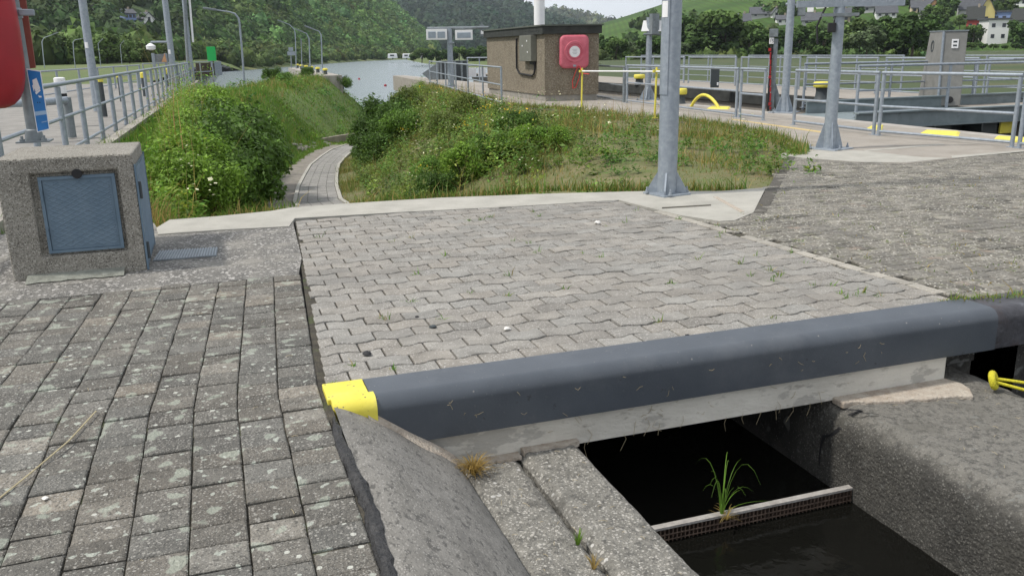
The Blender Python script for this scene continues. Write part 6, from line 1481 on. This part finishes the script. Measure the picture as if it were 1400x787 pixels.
# tall weeds
def kw1(x, y, t, r, l, rg): return l & (t > -3) & (y < 29) & (y > 10.2) & (clump(x, y, .8, 1) > -.9) & (pcol(x, y, 0 * x) > 222 + 1.6 * (y - 12)) & (pcol(x, y, 0 * x) < 362) & (t < .45 + .1 * np.sin(y)) & ~((x < -1.0) & (y < 13.5))
g = sample_bank(5200, -2.3, 3, 10, 29, 7, kw1)
weeds('tall_weeds', g[0], g[1], g[2], np.where(g[1] < 12.5, .40, .62), (.115, .205, .032), 8, nl=46, ls=.038, spread=.16, label='bright green nettles and weeds on the left bank')
g = sample_bank(2600, -1, 12, 26, 80, 9, lambda x, y, t, r, l, rg: l & (t < .9) & (clump(x, y, .6, 3) > .35))
weeds('tall_weeds', g[0], g[1], g[2], .45, (.080, .150, .032), 10, nl=24, ls=.07, spread=.18, label='weedy clumps along the far left bank')
def kw2(x, y, t, r, l, rg): return ~l & (r < .92) & (r > .02) & (y > 11.5) & (clump(x, y, .9, 4) > -.45) & ((y > 14) | (clump(x, y, 1.7, 2) > .1))
g = sample_bank(6200, 2.6, 12, 11.5, 46, 11, kw2)
weeds('tall_weeds', g[0], g[1], g[2], .24 + .34 * np.clip(1 - np.abs(g[3] - .45) * 1.6, 0, 1) * np.clip((g[1] - 9) / 6, .3, 1), (.095, .150, .036), 12, nl=28, ls=.042, spread=.14, huev=.34, label='mixed weeds on the right bank mound')
g = sample_bank(1500, 4, 9.2, 9.2, 20, 13, lambda x, y, t, r, l, rg: ~l & (clump(x, y, 1.4, 5) > .45))
weeds('tall_weeds', g[0], g[1], g[2], .22, (.075, .145, .032), 14, nl=22, ls=.032, spread=.10, label='low weed patches near the big mast')
g = sample_bank(2400, 3, 10, 14, 40, 35, lambda x, y, t, r, l, rg: ~l & (r < .8) & (clump(x, y, .8, 6) > .2))
blades('dry_stalks', g[0], g[1], g[2], .42, .006, (.20, .16, .08), 36, lean=.4, dry=.6, label='dry brown stalks on the right bank mound')
g = sample_bank(900, -2.3, 3, 10.5, 27, 51, kw1)
weeds('tall_weeds', g[0], g[1], g[2], 1.05, (.125, .205, .040), 52, nl=40, ls=.032, spread=.11, hv=.25, label='taller weeds poking out of the left thicket')
g = sample_bank(1600, -2.3, 2.5, 9.3, 27, 53, kw1)
blades('dry_stalks', g[0], g[1], g[2], 1.0, .006, (.23, .19, .10), 54, lean=.3, dry=.7, label='dry stalks standing in the left thicket')
g = sample_bank(9000, -1.6, 1.2, 9.0, 12.5, 55, lambda x, y, t, r, l, rg: l & (clump(x, y, 1.5, 3) > .35))
blades('dry_grass', g[0], g[1], g[2], .22, .005, (.26, .19, .085), 56, lean=.9, dry=.7, label='dry brown grass patches at the foot of the left bank')
# flowers
def petals(name, g, tone, n_each, size, hgt_, seed, label):
    rg = np.random.default_rng(seed); n = len(g[0]); m_ = n * n_each
    c = np.stack([np.repeat(g[0], n_each) + rg.normal(0, .10, m_), np.repeat(g[1], n_each) + rg.normal(0, .10, m_), np.repeat(g[2] + hgt_, n_each) + rg.normal(0, .06, m_)], -1)
    a = rg.normal(0, 1, (m_, 3)); a[:, 2] *= .3; a /= np.linalg.norm(a, axis=1)[:, None]; b = np.cross(a, np.array([0, 0, 1.]) + rg.normal(0, .3, (m_, 3))); b /= np.linalg.norm(b, axis=1)[:, None]
    s = size * rg.uniform(.6, 1.3, (m_, 1)); q = np.stack([c + a * s, c + b * s, c - a * s, c - b * s], 1).reshape(-1, 3)
    cc = np.array(tone)[None] * np.exp(rg.normal(0, .12, (m_, 1))); ob = arr_mesh(name, q, np.arange(m_ * 4).reshape(-1, 4), m_leaf, np.repeat(cc, 4, 0)); ob['kind'] = 'stuff'; ob['label'] = label
g = sample_bank(420, 3.5, 11, 14, 42, 15, lambda x, y, t, r, l, rg: ~l & (r < .75) & (r > .1) & (clump(x, y, .7, 7) > .55)); petals('wildflowers', g, (.62, .42, .02), 8, .022, .62, 16, 'yellow flower heads on the right bank mound')
g = sample_bank(60, 3.5, 9, 12, 34, 17, lambda x, y, t, r, l, rg: ~l & (r < .8)); petals('wildflowers', g, (.65, .65, .58), 6, .020, .5, 18, 'white flower heads on the right bank mound')
g = sample_bank(60, -1.8, 1.5, 10, 22, 19, lambda x, y, t, r, l, rg: l & (t < .6) & (pcol(x, y, 0 * x) > 220)); petals('wildflowers', g, (.68, .68, .62), 5, .022, .75, 20, 'white flower heads on the left bank')
# shrubs: individual bushes with stems
def bush_proto(label, seed, n_leaf, tone, bs=.029, sc=(.46, .46, .46)):
    rg = np.random.default_rng(seed); t = thing('shrub', label, 'shrub'); nc = 20
    cl = rg.normal(0, 1, (nc, 3)); cl /= np.linalg.norm(cl, axis=1)[:, None]; cl[:, 2] = np.abs(cl[:, 2]) * 1.1 - .25
    cen = np.array([0, 0, .38]) + cl * np.array(sc) * rg.uniform(.55, 1.0, (nc, 1)); cr = rg.uniform(.12, .24, nc); idx = rg.integers(0, nc, n_leaf)
    d = rg.normal(0, 1, (n_leaf, 3)); d /= np.linalg.norm(d, axis=1)[:, None]; ctr = cen[idx] + d * cr[idx][:, None] * rg.uniform(.45, 1.15, (n_leaf, 1)); ctr[:, 2] = np.abs(ctr[:, 2])
    nrm = d + rg.normal(0, .6, (n_leaf, 3)) + np.array([0, 0, .35]); nrm /= np.linalg.norm(nrm, axis=1)[:, None]; a = np.cross(nrm, rg.normal(0, 1, (n_leaf, 3))); a /= np.linalg.norm(a, axis=1)[:, None]; b = np.cross(nrm, a)
    s = rg.uniform(.5, 1.3, (n_leaf, 1)) * bs; q = np.stack([ctr + a * s, ctr + b * s * .55, ctr - a * s, ctr - b * s * .55], 1).reshape(-1, 3)
    cc = np.array(tone)[None] * np.exp(rg.normal(0, .18, nc))[idx][:, None] * np.exp(rg.normal(0, .22, (n_leaf, 1)))
    ob = arr_mesh('foliage', q, np.arange(n_leaf * 4).reshape(-1, 4), m_leaf, np.repeat(cc, 4, 0)); ob.parent = t
    mb = MB()
    for k in range(7):
        an = k * .9 + seed; mb.tube([(0, 0, -.05), (.12 * math.cos(an), .12 * math.sin(an), .3), (.3 * math.cos(an), .3 * math.sin(an), .62)], [.022, .014, .006], 5)
    o2 = mb.build('stems', m_bark, None, smooth=True); o2.parent = t; return t
BP = {'dark': bush_proto('p', 41, 7000, (.062, .118, .026)), 'mid': bush_proto('p', 42, 7000, (.080, .150, .028)), 'light': bush_proto('p', 43, 6400, (.120, .205, .034)), 'olive': bush_proto('p', 44, 6400, (.085, .115, .032))}
bused = set()
def put_bush(kind, px, py, Y, size, label, group):          # base seen at (px, py) on the slope near row Y
    x = PY(px, py, Y).x; z = float(valley(np.array([x]), np.array([Y]))[0]); s = (size * random.uniform(.85, 1.05), size * random.uniform(.9, 1.15), size)
    if kind not in bused:
        bused.add(kind); o = BP[kind]; o.location = (x, Y, z - .05); o.scale = s; o['label'] = label
    else: o = copy_thing(BP[kind], (x, Y, z - .05), s, random.uniform(0, 6), label)
    o['group'] = group; return o
lk = {'dark': 'dark green leafy', 'mid': 'mid green leafy', 'light': 'bright light green', 'olive': 'olive brownish'}
lb_ = [('light', 222, 12.2, 182), ('light', 246, 13.5, 152), ('mid', 268, 15.5, 138), ('light', 258, 18, 130), ('mid', 288, 17.5, 114), ('dark', 306, 16.5, 120), ('dark', 326, 18, 112), ('dark', 338, 17, 140), ('dark', 332, 20.5, 106), ('mid', 314, 21, 102), ('dark', 346, 20.5, 124), ('light', 292, 22, 104), ('mid', 274, 22, 118), ('dark', 318, 14, 168), ('mid', 292, 13.5, 165), ('light', 238, 16, 148), ('mid', 334, 24, 108), ('light', 304, 25, 101), ('dark', 346, 23.5, 136), ('light', 278, 12.6, 192)]
for k, (kd, px, Y, yt) in enumerate(sorted(lb_, key=lambda a: a[1])):
    px = 240 + (px - 222) * .68
    x_ = PY(px, 200, Y).x; sz = min(2.2, (zat(x_, Y, yt) - float(valley(np.array([x_]), np.array([Y]))[0])) / 1.02)
    put_bush(kd, px, 200, Y, sz, '%s shrub, %s from the left in the thicket between left railing and ramp' % (lk[kd], ordn[k]), 'shrubs of the left thicket')
rb_ = [('dark', 516, 30, 1.7), ('dark', 530, 32, 2.1), ('dark', 542, 29, 1.7), ('mid', 552, 27, 1.5), ('dark', 512, 27, 1.3), ('olive', 560, 33, 1.4), ('mid', 592, 17.5, .9), ('dark', 586, 15.5, .75), ('dark', 602, 15.2, .7), ('light', 632, 15.5, .95), ('mid', 660, 16, 1.0), ('dark', 676, 15.8, .85), ('mid', 700, 15.5, .85), ('light', 722, 15, .75), ('mid', 742, 15, .7), ('dark', 716, 17.5, .75), ('olive', 612, 22, 1.0), ('olive', 640, 24, 1.0), ('light', 764, 14.6, .55), ('mid', 700, 18, .8)]
for k, (kd, px, Y, sz) in enumerate(sorted(rb_, key=lambda a: a[1])):
    put_bush(kd, px, 200, Y, sz, '%s shrub, %s from the left along the right bank of the ramp' % (lk[kd], ordn[k]), 'shrubs of the right bank')
for k, (kd, px, Y, sz) in enumerate([('dark', 466, 66, 1.5), ('mid', 432, 70, 1.2), ('dark', 420, 66, 1.1), ('mid', 390, 56, 1.0), ('mid', 505, 70, 1.3), ('dark', 372, 60, 1.2), ('light', 444, 72, 1.4)]):
    put_bush(kd, px, 100, Y, sz, '%s shrub, %s listed on the far crest of the left bank before the river' % (lk[kd], ordn[k]) if False else '%s shrub on the far left bank crest, %s' % (lk[kd], ('below the rightmost crest', 'at the pier foot', 'left of the pier foot', 'below the pier sign', 'at the water tip', 'near the tall curved lamp', 'behind the pier foot')[k]), 'shrubs on the far crest')
# weeds in the paving joints
rg = np.random.default_rng(77)
def tuft(pts, h, nb, tone, seed, name, w_=.0022, lean=.7, dry=.15, sp=.02):
    rg = np.random.default_rng(seed); x = np.concatenate([p[0] + rg.normal(0, sp, nb) for p in pts]); y = np.concatenate([p[1] + rg.normal(0, sp * .7, nb) for p in pts]); z = np.concatenate([np.full(nb, p[2]) for p in pts])
    return blades(name, x, y, z, h, w_, tone, seed, lean, .4, dry=dry)
jp = [P(px, py) for px, py in [(668, 297), (727, 290), (735, 296), (640, 302), (655, 301), (560, 325), (432, 325), (535, 330), (722, 333), (732, 345), (850, 305), (868, 288), (925, 300), (818, 352), (565, 375), (690, 377), (640, 400), (523, 438), (520, 435), (598, 437), (560, 412), (690, 405), (770, 395), (830, 310), (978, 308), (982, 324), (915, 387), (1024, 378), (1060, 378), (1064, 375), (1050, 370), (1148, 402), (1153, 408), (1175, 400), (1170, 405), (1100, 360), (1030, 350), (1010, 360), (1090, 330), (985, 318), (950, 355), (1052, 435), (1200, 405), (900, 440), (480, 500), (535, 505), (452, 525), (700, 330), (795, 345), (1052, 385), (1110, 390), (605, 350), (1135, 390), (1080, 345)]]
tuft(jp, .035, 16, (.085, .17, .03), 78, 'joint_weeds', .0035, .8)['label'] = 'small green tufts growing in the paving joints'
jr = [P(float(rg.uniform(1000, 1400)), float(rg.uniform(240, 400))) for _ in range(170)]; jr = [p for p in jr if pip([p.x], [p.y], poly_r)[0]]
tuft(jr, .022, 14, (.10, .14, .045), 79, 'joint_weeds', .005, 1.0, .35, .035)['label'] = 'low moss and grass between the worn blocks'
je = [P(float(px), 412 - (px - 1310) * .06) for px in np.linspace(1290, 1400, 26)]
tuft(je, .035, 22, (.10, .16, .03), 80, 'joint_weeds', .004, .9, .2, .03)['label'] = 'grass line along the back of the worn steel edge'
# grass edge spilling over the sill and deck
ge = [Vector((p.x + random.gauss(0, .08), p.y + random.gauss(0, .08), 0)) for t in np.linspace(0, 1, 500) for p in [DECK_EDGE[int(t * 11)].lerp(DECK_EDGE[int(t * 11) + 1], t * 11 - int(t * 11))]]
tuft(ge, .09, 14, (.082, .14, .03), 81, 'grass_edge', .005, .6, .3, .07)['label'] = 'ragged grass edge along the lock deck'
sl_ = [Vector((p.x, p.y + .04, -.05)) for t in np.linspace(0, 1, 170) for p in [P(300 + 720 * t, 292 - 38 * min(1, t * 1.6))] if not (395 < 300 + 720 * t < 478)]
tuft(sl_, .10, 14, (.085, .15, .03), 82, 'grass_edge', .005, .6, .35, .05)['label'] = 'grass edge behind the pale sill'
# single plants
def plant(name, label, cat, base, n, h, tone, spread, droop, seed, w_=.004):
    rg = np.random.default_rng(seed); mb = MB(); b = Vector(base)
    for k in range(n):
        a = rg.uniform(0, 6.28); hh = h * rg.uniform(.4, 1.1); rr = spread * rg.uniform(.2, 1.1); d = Vector((math.cos(a), math.sin(a), 0)); sd = Vector((-d.y, d.x, 0)); ns = 7; w0 = w_ * rg.uniform(.6, 1.2); g_ = math.exp(rg.normal(0, .2)); col = tuple(c * g_ for c in tone); i0 = len(mb.v); dr = droop * rg.uniform(.3, 1.3)
        for i in range(ns + 1):
            t = i / ns; p = b + d * (rr * t ** 1.4 + .008) + Vector((0, 0, hh * (t * (1 + dr) - dr * t ** 2.6) if dr else hh * t)); ww = w0 * (1 - t * .9); mb.v += [p - sd * ww, p + sd * ww]; mb.c += [col] * 2
        mb.f += [(i0 + 2 * i, i0 + 2 * i + 1, i0 + 2 * i + 3, i0 + 2 * i + 2) for i in range(ns)]
    return tag(mb.build(name, m_leaf, None, color=True), label, cat)
q = PY(988, 690, 3.60)
plant('grass_tuft', 'green grass tuft with long arching blades growing on the water grate', 'grass tuft', (q.x, 3.605, -.845), 17, .25, (.11, .22, .04), .24, 1.6, 97, .0036)
plant('dead_grass', 'pale dead grass hanging below the green tuft on the grate', 'dead grass', (q.x + .01, 3.575, -.86), 26, .05, (.26, .20, .09), .09, 1.5, 91, .0035)
q = P(650, 652, -.42); plant('dry_grass', 'dry yellow-brown grass clump in the corner under the bridge beam', 'grass tuft', (q.x, q.y + .03, -.42), 260, .075, (.27, .19, .075), .13, 1.2, 92, .0026)
q = P(790, 742, -.42); plant('grass_sprig', 'short green grass sprig in the joint between the ledge slabs', 'grass sprig', (q.x, q.y, -.425), 40, .07, (.11, .20, .035), .03, .5, 93, .003)
q = P(812, 775, -.42); plant('dry_grass', 'pale dry grass in the slab joint at the bottom edge of the picture', 'grass tuft', (q.x, q.y, -.425), 30, .05, (.3, .22, .10), .04, .8, 94, .003)
# litter: twig, pebbles, shells
tag(MB().tube([P(-8, 690) + Vector((0, 0, .01)), P(40, 652) + Vector((0, 0, .012)), P(95, 608) + Vector((0, 0, .02)), P(132, 566) + Vector((0, 0, .016))], .0035, 6).build('dry_stalk', flat('straw', (.42, .36, .22), .8), None, smooth=True), 'long dry stalk lying across the old block paving at left', 'stalk')
def stone(label, px, py, r, m, z=0.): 
    rg2 = random.Random(px); p = P(px, py, z); mb = MB(); mb.lathe([(r * .5, 0), (r, r * .25), (r * .85, r * .6), (r * .4, r * .8)], p, 9); mb.v = [(v[0] + rg2.uniform(-.2, .2) * r, v[1] + rg2.uniform(-.2, .2) * r, v[2] + rg2.uniform(-.05, .15) * r) for v in mb.v]
    tag(mb.build('pebble', m, None, smooth=True), label, 'pebble')
m_shell = flat('pale_stone', (.68, .66, .62), .7)
stone('black lump lying on the wave-block paving near the yellow end', 502, 485, .025, m_black); stone('dark flat scrap on the wave-block paving', 592, 448, .022, m_dark); stone('small black crumb on the paving right of the green tuft', 570, 434, .014, m_black)
stone('white pebble on the old block paving near the dry stalk', 62, 682, .013, m_shell); stone('pale flat stone on the wave-block paving in front of the dark edge', 693, 451, .022, m_shell); stone('white scrap on the far part of the wave-block paving', 817, 306, .032, m_shell)
stone('black crumb at the back of the dark steel edge', 940, 460, .016, m_black)

# straw and roots stuck on the bridge edge
rg = np.random.default_rng(5)
mb = MB()
for k in range(46):
    x = rg.uniform(.9, 4.0); on = rg.uniform(0, 1)
    if on < .6: p = Vector((x, FY - .003, rg.uniform(-.22, -.05)))
    else: p = Vector((x, 3.877, rg.uniform(-.40, -.26)))
    a = rg.uniform(-1.2, 1.2); l = rg.uniform(.012, .05); d = Vector((math.cos(a), 0, math.sin(a))); b = Vector((0, -.004, rg.normal(0, .006)))
    mb.tube([p, p + d * l * .5 + b, p + d * l], .0011, 4)
for k in range(16):
    x = rg.uniform(1.7, 3.2); p = Vector((x, 3.876, -.425 + rg.uniform(0, .08))); mb.tube([p, p + Vector((rg.normal(0, .012), -.004, -.03)), p + Vector((rg.normal(0, .02), -.005, -.06 - rg.uniform(0, .04)))], .0011, 4)
o = mb.build('straw_litter', flat('straw_bits', (.36, .30, .19), .9), BR); o['kind'] = 'stuff'
# straw and crumbs on the slabs
mb = MB()
for k in range(120):
    x, y, z = ((rg.uniform(1.05, 1.62), rg.uniform(2.4, 3.85), -.40) if k < 45 else (rg.uniform(3.45, 4.25), rg.uniform(2.4, 3.9), -.405) if k < 85 else (rg.uniform(-1.6, .3), rg.uniform(2.4, 6.3), .006))
    a = rg.uniform(0, 6.28); l = rg.uniform(.01, .045); p = Vector((x, y, z)); d = Vector((math.cos(a), math.sin(a), 0)); mb.tube([p, p + d * l * .5 + Vector((0, 0, .004)), p + d * l], .0012, 4)
o = mb.build('straw_litter', MATS['straw_bits']); o['kind'] = 'stuff'; o['label'] = 'dry straw bits lying on the slabs'
# ================================================================== haze: thin even air round the whole scene
hm = _new('air'); N = hm.node_tree.nodes; ho = N.new('ShaderNodeOutputMaterial'); hv_ = N.new('ShaderNodeVolumePrincipled')
hv_.inputs['Color'].default_value = (.80, .90, 1.0, 1); hv_.inputs['Density'].default_value = .00011; hv_.inputs['Anisotropy'].default_value = .2
hm.node_tree.links.new(hv_.outputs[0], ho.inputs['Volume'])
tag(MB().box((-5000, -600, -9), (5000, 5200, 700)).build('haze', hm), None, None, None, 'stuff')
